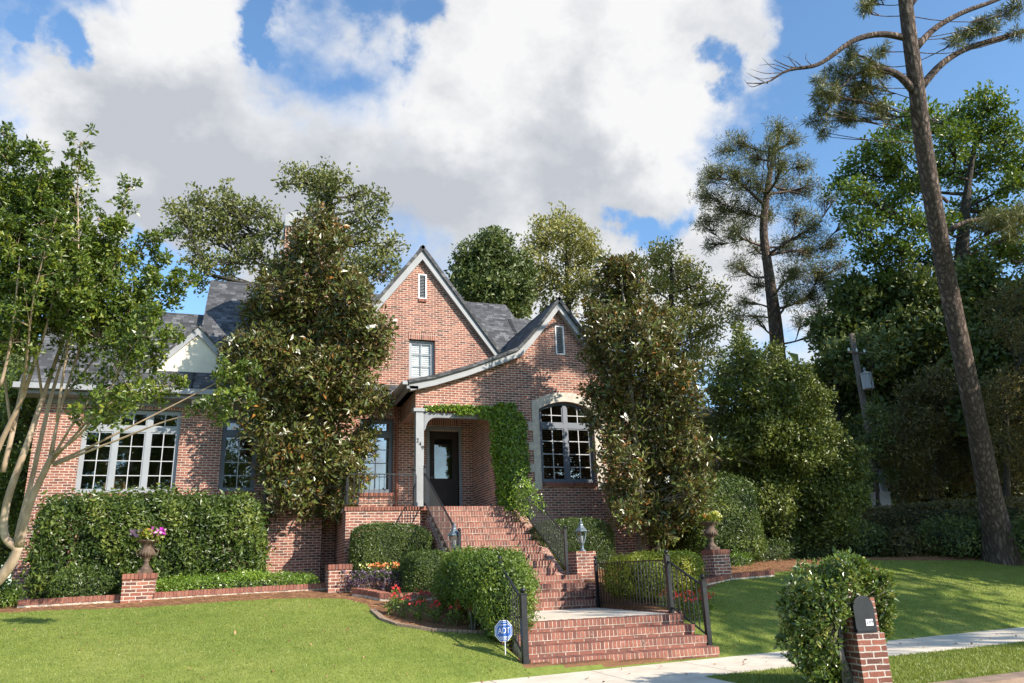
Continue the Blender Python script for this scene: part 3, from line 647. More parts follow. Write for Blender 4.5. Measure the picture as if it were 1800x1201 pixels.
# stone surround profile
PX0, PX1, LZ1 = 4.12, 6.27, 5.62
outer = [(PX1, .6), (X1P, .6), (X1P, zr)] + PG[::-1] + [(4.1, 6.17), (4.1, LZ1), (PX1, LZ1)]
outer = [(PX1, .6), (X1P, .6), (X1P, zr)] + [p for p in PG[::-1] if p[0] > 4.15] + [(4.12, 6.17), (4.12, LZ1), (PX1, LZ1)]
vent2 = rect(8.25, 8.53, 7.36, 8.24)
pw = MB().poly(outer, YP, YP + T, [AR, vent2])
pw.box(PX1, PX1 + T, YP + T, YG, .6, 6.6)                          # porch right inner wall
pw.polyx([(YP + T, LZ1), (YG, LZ1), (YG, 6.25), (YP + T, 6.25)], 4.12, 4.12 + T)   # left return over the post
pw.box(X1P - T, X1P, YP + T, 21.1, .6, 6.)
pw.build('porch_gable_wall', M['brick'], house)
rwl = MB().poly([(X1P, .6), (14.2, .6), (14.2, 5.9), (X1P, 5.9)], 20.8, 21.1, [rect(11.9, 12.6, 3.7, 5.45)]); rwl.build('right_wing_wall', M['brick'], house)
# terrace and its parapet-high floor
tr_ = MB().box(2.35, 4.2, 19.2, YG, .6, FL - .1); tr_.box(4.2, 6.7, 19.45, YG, .6, FL - .1); tr_.build('terrace_wall', M['brick'], house)
tp = MB(); rowlocks(tp, 2.31, 4.42, 19.17, FL, dep=.3)
tp.build('terrace_cap', M['rowlock'], house, rnd=True)
MB().box(2.32, 6.27, 19.4, YG, FL - .1, FL - .012).build('porch_floor', M['mortar'], house)
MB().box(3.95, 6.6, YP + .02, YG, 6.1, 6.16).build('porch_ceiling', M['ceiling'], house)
# soldier courses
for b_ in ((-4.12, -1.68, YG - .012, YG + .1, 5.78, 5.856), (WIN['tall'][0] - .05, WIN['tall'][1] + .05, YG - .012, YG + .1, 5.62, 5.84), (WIN['up'][0] - .02, WIN['up'][1] + .04, YG - .012, YG + .1, 8.2, 8.42), (2.9, 3.97, YG - .012, YG + .1, 5.72, 5.94), (4.9, 5.95, YG - .012, YG + .1, 5.56, 5.78), (11.8, 12.7, 20.788, 20.9, 5.45, 5.67), (X1P, 14.2, 20.79, 20.9, 5.68, 5.9)):
    MB().box(*b_).build('soldier_course', M['soldier'], house)
si = MB()
for a, b, y, z in ((WIN['side'][0] - .06, WIN['side'][1] + .12, YG, 3.62), (WIN['vent'][0], WIN['vent'][1], YG, 9.52), (AW[0] + .02, AW[1], YP, 3.68), (WIN['tall'][0], WIN['tall'][1], YG, 3.66), (-4.05, -1.75, YG, 3.62)):
    n = max(3, int((b - a) / .0672)); w = (b - a) / n; si = MB()
    for i in range(n): si.box(a + w * i + .005, a + w * (i + 1) - .005, y - .05, y + .05, z - .10, z - .003, float(rng.random()))
    si.build('brick_sill', M['rowlock'], house, rnd=True)
# chimney
cx0, cx1, cy = .60, 1.95, 21.0
ch = MB().box(cx0, cx1, cy, 22.2, .6, 11.25); ch.build('chimney', M['brick'], house)
cc = MB(); cc.box(cx0 - .03, cx1 + .03, cy - .03, 22.23, 11.25, 11.6); cc.poly([(cx0 + .02, 11.6), (cx1 - .02, 11.6), (cx1 - .2, 11.78), (cx0 + .2, 11.78)], cy + .02, 22.18); cc.build('chimney_cap', M['trim'], house)
# roofs
def slab(mb, quad, th=.09):
    q = [np.array(p, float) for p in quad]; n = np.cross(q[1] - q[0], q[2] - q[0]); n /= np.linalg.norm(n)
    if n[2] < 0: q = q[::-1]; n = -n
    m = len(q); vs = q + [p - n * th for p in q]; fs = [tuple(range(m)), tuple(range(2 * m - 1, m - 1, -1))] + [(i, i + m, (i + 1) % m + m, (i + 1) % m) for i in range(m)]
    mb.add(vs, fs)
t_ = 1.1; eY, eZ = 21.0, 6.20
def rz(y): return eZ + t_ * (y - eY)
rf = MB()
mY = 25.4; mZ = rz(mY)
# tall main roof
slab(rf, [(-1.57, eY, eZ), (8.75, eY, eZ), (8.75, mY, mZ), (-1.57, mY, mZ)]); slab(rf, [(-1.57, mY, mZ), (8.75, mY, mZ), (8.75, 2 * mY - 22, rz(22)), (-1.57, 2 * mY - 22, rz(22))])
slab(rf, [(8.75, 22.6, rz(22.6) - .05), (8.75, mY, mZ), (8.75, 2 * mY - 22.6, rz(22.6)), (9.8, 24.6, rz(22.6) + 1.0)])
rf.build('roof', M['roof'], house)
g1 = MB().polyx([(eY + .1, eZ - .3), (27.3, 5.9), (27.3, rz(22) + .4), (mY, mZ - .06), (eY + .15, eZ - .02)], -1.5, -1.3); g1.build('gable_end_wall', M['stucco'], house)
# lower right ridge roof and right wing
rr = MB(); lY = 24.7; lZ = rz(lY)
rr.add([(0, 0, 0)] * 0, [])
slab(rr, [(8.6, 21.0, rz(21.0)), (12.9, 21.0, rz(21.0)), (11.2, lY, lZ), (8.6, lY, lZ)]); slab(rr, [(8.6, lY, lZ), (11.2, lY, lZ), (12.9, 28.4, 6.2), (8.6, 28.4, 6.2)])
slab(rr, [(10.3, 20.45, 5.98), (14.6, 20.45, 5.98), (13.1, 22.2, 7.35), (10.3, 22.2, 7.35)]); slab(rr, [(14.6, 20.45, 5.98), (14.6, 27.5, 5.98), (13.1, 25.5, 7.35), (13.1, 22.2, 7.35)]); slab(rr, [(11.0, 22.2, 7.35), (13.1, 22.2, 7.35), (13.1, 25.5, 7.35), (11, 25.5, 7.35)])
rr.build('right_wing_roof', M['roof'], house)
lr = MB(); wY = 22.9
slab(lr, [(-5.5, eY, eZ), (-1.5, eY, eZ), (-1.5, wY, rz(wY)), (-5.5, wY, rz(wY))]); slab(lr, [(-5.5, wY, rz(wY)), (-1.5, wY, rz(wY)), (-1.5, 24.8, eZ), (-5.5, 24.8, eZ)])
slab(lr, [(-4.4, 22.6, rz(22.6) - .5), (-1.5, 22.6, rz(22.6) - .5), (-1.5, 24.5, 9.5), (-4.4, 24.5, 9.5)]); slab(lr, [(-4.4, 24.5, 9.5), (-1.5, 24.5, 9.5), (-1.5, 27.5, 6.2), (-4.4, 27.5, 6.2)])
lr.build('left_wing_roof', M['roof'], house)
# stucco dormer gable over the left windows
dm = MB(); DX, DZ0, DZ1 = -1.53, 6.72, 8.18; hw = 1.30
dm.poly([(DX - hw, DZ0), (DX + hw, DZ0), (DX, DZ1 - .08)], 21.62, 21.9); dm.build('dormer_wall', M['stucco'], house)
df = MB(); 
for s in (-1, 1):
    df.poly([(DX, DZ1), (DX, DZ1 - .24), (DX + s * (hw - .16), DZ0), (DX + s * (hw + .05), DZ0)], 21.54, 21.62)
df.build('dormer_fascia', M['trim'], house)
dr = MB()
for s in (-1, 1): slab(dr, [(DX, 21.5, DZ1 + .05), (DX + s * (hw + .12), 21.5, DZ0 - .02), (DX + s * (hw + .12), 22.0, DZ0 - .02), (DX, 23.4, DZ1 + .05)], .05)
dr.build('dormer_roof', M['roof'], house)
# main gable roof (ridge runs back)
mg = MB(); gz = 5.95
for s in (-1, 1):
    w = (GP[1] + .1 - gz) / SL
    slab(mg, [(GP[0], YG - .22, GP[1] + .13), (GP[0] + s * w, YG - .22, gz + .03), (GP[0] + s * w, 25.6, gz + .03), (GP[0], 25.6, GP[1] + .13)], .1)
mg.build('gable_roof', M['roof'], house)
fa = MB()
for s in (-1, 1):
    w = (GP[1] - gz) / SL
    e = (GP[0] + s * w, gz); fa.poly([(GP[0], GP[1] + .02), e, (e[0] - s * .02 - s * .16, e[1]), (GP[0], GP[1] - .34)], YG - .16, YG - .003)
fa.build('rake_board', M['trim'], house)
# porch gable roof: swept profile running back
prof = [(3.86, 6.33), (4.6, 6.50), (5.54, 6.82), (6.5, 7.21), (6.98, 7.42), (7.30, 7.76), (7.75, 8.30), (8.33, 9.06)]
xe = 11.1; prof_r = [(8.33, 9.06), (xe, 9.06 - (xe - 8.33) * 1.33)]
pr = MB()
for P_ in (prof, prof_r):
    for a, b in zip(P_[:-1], P_[1:]): slab(pr, [(a[0], YP - .28, a[1]), (b[0], YP - .28, b[1]), (b[0], 25.2, b[1]), (a[0], 25.2, a[1])] if P_ is prof_r or a[0] > 6.4 else [(a[0], YP - .28, a[1]), (b[0], YP - .28, b[1]), (b[0], YG + .1, b[1]), (a[0], YG + .1, a[1])], .09)
pr.build('porch_gable_roof', M['roof'], house)
top = [(3.88, 6.27), (4.6, 6.43), (5.54, 6.75), (6.5, 7.14), (7.02, 7.36), (7.34, 7.71), (7.78, 8.24), (8.33, 8.97)]
bot = [(3.95, 6.05), (4.6, 6.22), (5.54, 6.54), (6.5, 6.93), (7.12, 7.20), (7.46, 7.58), (7.86, 8.07), (8.33, 8.68)]
pf = MB(); pf.poly(bot + top[::-1], YP - .2, YP - .003)
sx = xe - 8.33; pf.poly([(8.33, 8.68), (xe - .1, 8.68 - (sx - .1) * 1.33), (xe, 8.97 - sx * 1.33), (8.33, 8.97)], YP - .2, YP - .004)
pf.build('curved_rake_board', M['trim'], house)
# soffits, gutters, friezes
def each(name, m, boxes, parent=None):
    for b_ in boxes: MB().box(*b_).build(name, m, parent or house)
each('gutter', M['trim'], [(-5.55, .62, eY - .16, eY + .02, 6.1, 6.24), (10.9, 14.7, 20.3, 20.47, 5.86, 5.99), (14.53, 14.7, 20.47, 26, 5.86, 5.99), (3.72, 3.86, YP - .25, YG, 6.2, 6.3)])
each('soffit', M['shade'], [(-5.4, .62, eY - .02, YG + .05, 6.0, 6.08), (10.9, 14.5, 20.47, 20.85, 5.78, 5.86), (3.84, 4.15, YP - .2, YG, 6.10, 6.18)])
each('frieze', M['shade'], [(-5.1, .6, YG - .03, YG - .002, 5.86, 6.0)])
ds = MB(); ds.tube([(3.86, YG - .1, 6.2), (4.02, YG - .06, 6.0), (4.02, YG - .06, FL)], .05, 8); ds.build('downspout', M['copper'], house, smooth=True)
ds = MB(); ds.tube([(14.55, 20.4, 5.9), (14.22, 20.72, 5.6), (14.22, 20.72, 1.2)], .05, 8); ds.build('downspout', M['white'], house, smooth=True)
ds = MB(); ds.tube([(.5, 20.9, 6.1), (.5, YG - .06, 5.8), (.5, YG - .06, 1.1)], .05, 8); ds.build('downspout', M['shade'], house, smooth=True)
# post, bracket, arched porch beam
po = MB(); po.box(4.13, 4.34, YP - .02, YP + .2, FL, LZ1); po.box(4.08, 4.40, YP - .05, YP + .24, FL, FL + .12); po.box(4.06, 4.42, YP - .06, YP + .24, LZ1 - .09, LZ1 - .004); po.build('porch_post', M['trim'], house)
bk = MB(); arc = [(4.36, LZ1 - .10), (4.36, 5.02)] + [(4.40 + .28 * (1 - math.cos(a)), 5.06 + .33 * math.sin(a)) for a in np.linspace(.1, math.pi / 2, 8)] + [(6.0, 5.40), (6.22, 5.36), (PX1 - .002, 5.2), (PX1 - .002, LZ1 - .10)]
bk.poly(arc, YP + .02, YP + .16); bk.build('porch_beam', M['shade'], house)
num = MB()
for i, (chr_, px, py) in enumerate((('2', 743.5, 775), ('4', 748, 781), ('9', 752, 788))):
    p = np.array((4.175 + .065 * i, YP - .03, onY(px, py, YP)[2])); text_mesh(chr_, .15, .006, 'house_number', M['iron'], house, Matrix.Translation(Vector(p)) @ Matrix.Rotation(math.pi / 2, 4, 'X'))
# stone surround with toothed blocks
st = MB(); o_ = [(AW[0] - .22, 3.48), (AW[0] - .02, 3.48), (AW[0] - .02, AW[3])] + [(x, z + .005) for x, z in AR[2:][::-1]][1:-1] + [(AW[1] + .02, AW[3]), (AW[1] + .02, 3.48), (AW[1] + .22, 3.48), (AW[1] + .22, 5.93)] + [(AW[1] + .22 + (AW[0] - AW[1] - .44) * t, 5.93 + .3 * (1 - (2 * t - 1) ** 2)) for t in np.linspace(.12, .88, 9)] + [(AW[0] - .22, 5.93)]
st.poly(o_, YP - .03, YP + .12)
for zb_, ww in ((3.95, .13), (4.55, .13), (5.1, .13)):
    st.box(AW[0] - .22 - ww, AW[0] - .222, YP - .027, YP + .05, zb_, zb_ + .24); st.box(AW[1] + .222, AW[1] + .22 + ww, YP - .027, YP + .05, zb_, zb_ + .24)
st.build('stone_surround', M['stone'], house)

def window(x0, x1, z0, z1, y, panels, transom, rows, gm, label=None, archz=None, cols=2, tr_rows=1, mull=.11, inset=.11, fm=None, blind=False):
    fm = fm or M['frame']; ya = y + inset; yb_ = ya + .07; f = MB(); w = .075
    f.box(x0, x0 + w, ya, yb_, z0, z1); f.box(x1 - w, x1, ya, yb_, z0, z1); f.box(x0 + w, x1 - w, ya - .002, yb_, z0, z0 + w)
    if archz is None: f.box(x0 + w, x1 - w, ya - .002, yb_, z1 - w, z1)
    ztr = transom; pw_ = (x1 - x0) / panels
    for i in range(1, panels): xm = x0 + pw_ * i; f.box(xm - mull / 2, xm + mull / 2, ya - .006, yb_, z0 + w, z1 - (w if archz is None else 0) + (archz - z1 if archz else 0) * .9)
    if ztr: f.box(x0 + w, x1 - w, ya - .004, yb_ - .002, ztr - .07, ztr + .07)
    if archz:
        n = 14; t = np.linspace(0, 1, n); up_ = [(x0 + (x1 - x0) * k, z1 + (archz - z1) * (1 - (2 * k - 1) ** 2)) for k in t]
        f.poly([(a, b - .004) for a, b in up_] + [(a, b - .07) for a, b in up_[::-1]], ya - .002, yb_)
    fr = f.build('window', fm, house)
    if label: fr['label'] = label
    s = MB(); mt = MB()
    for i in range(panels):
        a = x0 + pw_ * i + (w if i == 0 else mull / 2); b = x0 + pw_ * (i + 1) - (w if i == panels - 1 else mull / 2)
        zs = [(z0 + w, (ztr - .07) if ztr else z1 - w, rows)] + ([(ztr + .07, z1 - (w if archz is None else -.1), tr_rows)] if ztr else [])
        for zi, (za, zb_, rw_) in enumerate(zs):
            k = .035; arched = archz and zi == 1
            s.box(a, a + k, ya + .012, ya + .05, za, zb_); s.box(b - k, b, ya + .012, ya + .05, za, zb_); s.box(a + k, b - k, ya + .013, ya + .05, za, za + k)
            if not arched: s.box(a + k, b - k, ya + .013, ya + .05, zb_ - k, zb_)
            for c in range(1, cols): xm = a + (b - a) * c / cols; mt.box(xm - .011, xm + .011, ya + .02, ya + .045, za + k, zb_ - (0 if arched else k))
            for r_ in range(1, rw_): zm = za + (zb_ - za) * r_ / rw_; mt.box(a + k, b - k, ya + .021, ya + .044, zm - .011, zm + .011)
    s.build('sash', fm, fr)
    if cols > 1 or rows > 1: mt.build('muntins', M['muntin'] if not blind else fm, fr)
    g_ = MB()
    if archz: g_.poly([(x0 + .03, z0 + .03), (x1 - .03, z0 + .03)] + [(a, b - .04) for a, b in up_[::-1]][1:-1], ya + .03, ya + .034)
    else: g_.box(x0 + .03, x1 - .03, ya + .03, ya + .034, z0 + .03, z1 - .03)
    g_.build('pane', gm, fr)
    return fr
wf = window(*WIN['big'], YG, 3, 5.27, 4, M['glass'], 'wide triple casement window with three transoms above')
window(*WIN['tall'], YG, 1, 5.22, 4, M['glass'], 'tall narrow window in the shade of the magnolia', fm=M['frame_shaded'])
window(*WIN['side'], YG, 1, 5.3, 4, M['glassblue'], 'tall window beside the porch reflecting blue sky', cols=2, blind=True, fm=M['frame_shaded'])
uw = window(*WIN['up'], YG, 1, None, 3, M['glassclear'], 'upstairs window with closed white shutters inside', blind=True)
bl = MB(); x0, x1, z0, z1 = WIN['up']
for k in range(17):
    z = z0 + .09 + k * .065
    for a, b in ((x0 + .1, (x0 + x1) / 2 - .035), ((x0 + x1) / 2 + .035, x1 - .1)): bl.obox(((a + b) / 2, YG + .20, z), ((b - a) / 2, 0, 0), (0, .014, .036), (0, -.004, .002))
bl.box((x0 + x1) / 2 - .03, (x0 + x1) / 2 + .03, YG + .185, YG + .21, z0, z1); bl.box(x0 + .07, x0 + .1, YG + .2, YG + .23, z0, z1); bl.box(x1 - .1, x1 - .07, YG + .2, YG + .23, z0, z1)
bl.box(x0 + .05, x1 - .05, YG + .225, YG + .23, z0, z1); bl.build('shutter', M['white'], uw)
window(AW[0], AW[1], AW[2], AW[3], YP, 2, 5.28, 4, M['glass'], 'wide arched window framed in cream stone', archz=AW[4], tr_rows=2, fm=M['frame_shaded'])
window(11.9, 12.6, 3.7, 5.45, 20.8, 1, 4.95, 3, M['glass'])
def vent(x0, x1, z0, z1, y):
    f = MB(); f.box(x0, x0 + .035, y - .02, y + .12, z0, z1); f.box(x1 - .035, x1, y - .02, y + .12, z0, z1); f.box(x0 + .035, x1 - .035, y - .018, y + .12, z0, z0 + .035); f.box(x0 + .035, x1 - .035, y - .018, y + .12, z1 - .035, z1)
    v = f.build('gable_vent', M['white'], house); s = MB(); n = int((z1 - z0 - .07) / .05)
    for i in range(n): z = z0 + .06 + i * .05; s.obox(((x0 + x1) / 2, y + .05, z), ((x1 - x0) / 2 - .036, 0, 0), (0, .03, .018), (0, -.003, .006))
    s.build('louvres', M['frame'], v); MB().box(x0 + .03, x1 - .03, y + .13, y + .14, z0, z1).build('backing', M['black'], v)
vent(*WIN['vent'], YG); vent(8.25, 8.53, 7.36, 8.24, YP)
# front door
x0, x1, z0, z1 = WIN['door']; d = MB(); d.box(x0 - .09, x0, YG - .02, YG + .2, z0, z1 + .02); d.box(x1, x1 + .09, YG - .02, YG + .2, z0, z1 + .02); d.box(x0 - .09, x1 + .09, YG - .022, YG + .2, z1 + .02, z1 + .12)
dframe = d.build('door_frame', M['shade'], house)
d = MB(); d.poly(rect(x0, x1, z0 + .01, z1), YG + .1, YG + .16, [rect(x0 + .17, x1 - .17, z0 + 1.0, z1 - .22)]); d.box(x0 + .18, x1 - .18, YG + .08, YG + .1, z0 + .22, z0 + .8)
dr_ = d.build('front_door', M['door'], house); MB().box(x0 + .165, x1 - .165, YG + .12, YG + .126, z0 + .99, z1 - .21).build('pane', M['glass'], dr_)
MB().lathe([(.03, 0), (.035, .02), (.02, .05)], (x0 + .08, YG + .06, z0 + 1.0), 10).build('handle', M['metal'], dr_)
# rooms behind the glass
rm = MB()
def room(x0, x1, y0, y1, z0, z1):
    rm.add([(x0, y0, z0), (x1, y0, z0), (x1, y1, z0), (x0, y1, z0), (x0, y0, z1), (x1, y0, z1), (x1, y1, z1), (x0, y1, z1)], [(0, 1, 2, 3), (4, 7, 6, 5), (1, 5, 6, 2), (2, 6, 7, 3), (3, 7, 4, 0)])
room(-4.75, 2.3, YG + T, 26.9, 3.1, 5.95); room(2.3, 4.7, YG + T, 24.5, 3.1, 5.95); room(4.7, 6.9, YG + T, 24, 3.05, 5.95); room(7.0, 10.4, YP + T, 24, 3.1, 6.0); room(11.2, 13.8, 21.1, 25, 3.1, 5.8); room(3.6, 6.2, YG + T, 24, 6.5, 8.6)
rm.build('room_walls', M['room'], house)
fu = MB()
ax, ay = -2.75, 25.2; pts = [(ax + .62 * math.cos(a), ay, 4.65 + .62 * math.sin(a)) for a in np.linspace(0, math.pi, 14)]; fu.tube([(ax + .62, ay, 3.1)] + pts + [(ax - .62, ay, 3.1)], .07, 8)
fu.build('room_arch', M['frame'], house, smooth=True)
tb = thing('dining_table', 'pale round table top behind the wide triple window', 'table', (-2.6, 22.9, 3.1)); m_ = MB(); m_.lathe([(.55, .70), (.56, .73), (.55, .76)], (-2.6, 22.9, 3.1), 28); m_.build('tabletop', M['white'], tb); m_ = MB(); m_.lathe([(.3, 0), (.06, .1), (.05, .4), (.12, .7)], (-2.6, 22.9, 3.1), 14); m_.build('pedestal', M['door'], tb)
wc = thing('wicker_chair', 'tan wicker chair seen through the wide triple window', 'chair', (-3.3, 22.5, 3.1)); m_ = MB()
m_.poly([(-3.55, 3.55), (-3.08, 3.55), (-3.05, 3.95), (-3.15, 4.12), (-3.48, 4.12), (-3.58, 3.95)], 22.6, 22.64); m_.build('backrest', M['wicker'], wc)
m_ = MB().box(-3.55, -3.08, 22.15, 22.6, 3.5, 3.56); m_.build('seat', M['wicker'], wc)
for sx in (-3.53, -3.1):
    for sy in (22.17, 22.58): MB().bar((sx, sy, 3.1), (sx, sy, 3.5), .035).build('leg', M['wicker'], wc)

# ------------------------------------------------------------------ railings, lanterns, piers, urns
def newel(root, x, y, z0, z1, w=.065):
    m = MB(); m.box(x - w / 2, x + w / 2, y - w / 2, y + w / 2, z0, z1 - .06); m.box(x - w * .65, x + w * .65, y - w * .65, y + w * .65, z1 - .06, z1 - .045)
    p = m.build('newel_post', M['iron'], root); b = MB(); b.lathe([(.012, 0), (.018, .012), (.038, .03), (.042, .045), (.035, .065), (.012, .08)], (x, y, z1 - .045), 12); b.build('ball_finial', M['iron'], p, smooth=True)
def railing(label, pts, hgt=.86, low=.10, newels=None, sp=.115, group='black iron railings on the steps', w=.06):
    """pts: list of base points (x,y,z) of the rail run"""
    root = thing('iron_railing', label, 'railing', pts[0], group)
    for (a, b) in zip(pts[:-1], pts[1:]):
        a = np.array(a, float); b = np.array(b, float); up = np.array((0, 0, 1.))
        MB().bar(a + up * hgt, b + up * hgt, .035, .022).build('top_rail', M['iron'], root); MB().bar(a + up * low, b + up * low, .03, .018).build('bottom_rail', M['iron'], root)
        ln = np.linalg.norm((b - a)[:2]); n = max(2, int(ln / sp))
        for i in range(1, n):
            p = a + (b - a) * i / n; MB().bar(p + up * low, p + up * hgt, .014).build('baluster', M['iron'], root)
    for (x, y, z0, z1) in (newels or []): newel(root, x, y, z0, z1, w)
    return root
railing('black iron handrail on the right side of the lowest brick steps', [(7.16, 11.3, .22), (7.05, 12.12, .62)], newels=[(7.16, 11.22, .0, 1.20), (7.05, 12.12, .55, 1.62)], w=.075)
railing('black iron fence along the right edge of the concrete landing, before a clipped hedge', [(7.05, 12.15, LZ), (7.05, 15.0, LZ)], hgt=.88, newels=[(7.05, 15.05, LZ, LZ + 1.0)])
railing('black iron handrail at the left end of the lowest steps beside the bushy hedge', [(3.93, 11.0, .12), (3.98, 12.1, .62)], hgt=.86, newels=[(3.93, 10.95, 0, 1.12), (3.98, 12.15, .5, 1.6)], w=.085)
railing('black iron fence hidden in the hedge left of the landing', [(4.0, 12.2, LZ), (4.05, 15.0, LZ)], hgt=.8)
zb = LZ + .664
railing('ivy twined iron handrail on the right of the long upper flight', [(6.75, 15.95, zb + .04), (6.75, 19.1, FL)], hgt=.84, newels=[(6.75, 15.9, zb, zb + 1.02)], sp=.10)
railing('black iron handrail on the left of the long upper flight below the porch post', [(4.34, 16.0, zb + .04), (4.30, 19.12, FL)], hgt=.84, newels=[(4.34, 15.95, zb, zb + 1.0), (4.30, 19.1, FL, FL + 1.0)], sp=.10)
railing('low iron balustrade across the porch terrace in front of the tall window', [(2.42, 20.9, FL), (2.42, 19.3, FL), (4.05, 19.3, FL)], hgt=.82, newels=[(4.07, 19.3, FL, FL + .95)], sp=.125)

def lantern(p, label, sc=1.):
    root = thing('post_lantern', label, 'lantern', p, 'grey post lanterns beside the steps'); x, y, z = p
    m = MB(); m.lathe([(.085, 0), (.08, .02), (.045, .05), (.03, .09), (.04, .12), (.028, .15), (.05, .175), (.06, .19)], p, 14); m.build('base', M['metal'], root, smooth=True)
    def hexa(r, z_, k=6): return [(x + r * math.cos(2 * math.pi * i / k), y + r * math.sin(2 * math.pi * i / k), z + z_) for i in range(k)]
    a, b = hexa(.06, .19), hexa(.125, .44); fr = MB()
    for i in range(6): fr.bar(a[i], b[i], .012)
    c = hexa(.132, .44); 
    for i in range(6): fr.bar(c[i], c[(i + 1) % 6], .018)
    fr.build('cage', M['metal'], root); g_ = MB(); a2, b2 = hexa(.055, .195), hexa(.118, .435); g_.add(a2 + b2, [(i, (i + 1) % 6, (i + 1) % 6 + 6, i + 6) for i in range(6)]); g_.build('glass', M['lampglass'], root)
    t = MB(); t.lathe([(.165, .44), (.15, .46), (.09, .52), (.05, .58), (.045, .60), (.055, .62), (.03, .65), (.012, .68), (.018, .70), (.004, .73)], p, 6); t.build('cap', M['metal'], root)
    cn = MB()
    for k in range(3): a_ = k * 2.1; cn.tube([(x + .022 * math.cos(a_), y + .022 * math.sin(a_), z + .2), (x + .022 * math.cos(a_), y + .022 * math.sin(a_), z + .34)], .008, 6)
    cn.build('candle', M['signwhite'], root)
def brick_pier(x, y, w, z0, z1, label, d=None, cap=True, group=None, yaw=0.):
    d = d or w; root = thing('brick_pier', label, 'pier', (x, y, z0), group); MB().box(x - w / 2, x + w / 2, y - d / 2, y + d / 2, z0 - .3, z1 - (.1 if cap else 0)).build('shaft', M['brick'], root)
    if cap:
        c = MB(); n = int(round(w / .067)); 
        for i in range(n):
            ww = w / n; c.box(x - w / 2 - .015 + i * (w + .03) / n + .004, x - w / 2 - .015 + (i + 1) * (w + .03) / n - .004, y - d / 2 - .02, y + d / 2 + .02, z1 - .1, z1, float(rng.random()))
        c.build('cap', M['rowlock'], root, rnd=True)
    return root
brick_pier(7.28, 16.25, .48, 1.0, 1.76, 'short brick pier under the right lantern beside the iron newel', cap=False)
lantern((7.28, 16.2, 1.76), 'grey post lantern on the brick pier right of the upper steps')
brick_pier(3.95, 16.2, .44, 1.0, 1.72, 'short brick pier under the left lantern hidden behind the hedges', cap=False)
lantern((onY(799, 972, 16.1)[0], 16.1, 1.72), 'grey post lantern rising behind the clipped hedges left of the steps')

def petals(root, name, c, r, n, m, size=.05, flat=.4, per=5):
    cc = np.array(c) + in_ball(n) * np.array((r, r, r * flat)); lv = Leaves(); lv.cluster(cc, size * .5, per, size, .9, .8, .2, rosette=1.5); return lv.build(name, m, root)
def urn(p, label, s, flowers, plabel):
    root = thing('cast_iron_urn', label, 'urn', p, 'rusty urns on the brick piers'); x, y, z = p
    m = MB(); m.box(x - .14 * s, x + .14 * s, y - .14 * s, y + .14 * s, z, z + .07 * s); m.build('plinth', M['rust'], root)
    b = MB(); b.lathe([(.13 * s, .07 * s), (.12 * s, .10 * s), (.06 * s, .17 * s), (.045 * s, .24 * s), (.07 * s, .27 * s), (.055 * s, .29 * s), (.11 * s, .33 * s), (.15 * s, .40 * s), (.15 * s, .46 * s), (.12 * s, .50 * s), (.115 * s, .56 * s), (.14 * s, .62 * s), (.22 * s, .67 * s), (.235 * s, .69 * s), (.22 * s, .70 * s), (.15 * s, .66 * s)], p, 24); b.build('bowl', M['rust'], root, smooth=True)
    for sx in (-1, 1): MB().tube([(x + sx * .13 * s, y, z + .36 * s), (x + sx * .2 * s, y, z + .38 * s), (x + sx * .22 * s, y, z + .47 * s), (x + sx * .13 * s, y, z + .53 * s)], .012 * s, 7).build('handle', M['rust'], root, smooth=True)
    fl = MB()
    for k in range(18): a = 2 * math.pi * k / 18; fl.tube([(x + .135 * s * math.cos(a), y + .135 * s * math.sin(a), z + .35 * s), (x + .155 * s * math.cos(a), y + .155 * s * math.sin(a), z + .42 * s), (x + .125 * s * math.cos(a), y + .125 * s * math.sin(a), z + .49 * s)], .013 * s, 5)
    fl.build('fluting', M['rust'], root, smooth=True)
    t = thing('potted_flowers', plabel, 'flowers', (x, y, z + .69 * s)); c = (x, y, z + .78 * s); lv = Leaves(); lv.cluster(np.array(c) + in_ball(60) * np.array((.26, .22, .10)), .06, 12, .06, .5, .5); lv.build('foliage', M['yellowleaf'], t)
    for nm, m_, dx, n, sz in flowers: petals(t, nm, (x + dx, y - .06, z + .86 * s), .13, n, m_, sz)
# left pier and urn
xL = onY(241, 1040, 16.6)[0]
brick_pier(xL, 16.87, .54, 1.02, 1.59, 'brick pier in the low garden wall carrying the urn of pink flowers', yaw=0)
urn((xL + .08, 16.85, 1.59), 'rusty cast iron urn with pink flowers before the long left hedge', .90, [('magenta_blooms', M['magenta'], .16, 9, .07), ('pink_blooms', M['orange'], -.05, 5, .06), ('purple_blooms', M['purple'], -.24, 6, .08), ('yellow_blooms', M['yellow_petal'], .02, 7, .04)], 'magenta, salmon and yellow flowers filling the left urn')
pr0 = onC(1261, 1000, 17.3)
brick_pier(pr0[0], pr0[1], .44, 1.2, 1.70, 'brick pier at the right edge of the lawn under the darker urn')
urn((pr0[0] - .08, pr0[1], 1.70), 'dark rusty urn with yellow foliage before the round right hedge', .9, [('yellow_blooms', M['yellow_petal'], .12, 12, .07), ('pink_blooms', M['orange'], -.1, 5, .05)], 'yellow and pale pink plants spilling from the right urn')
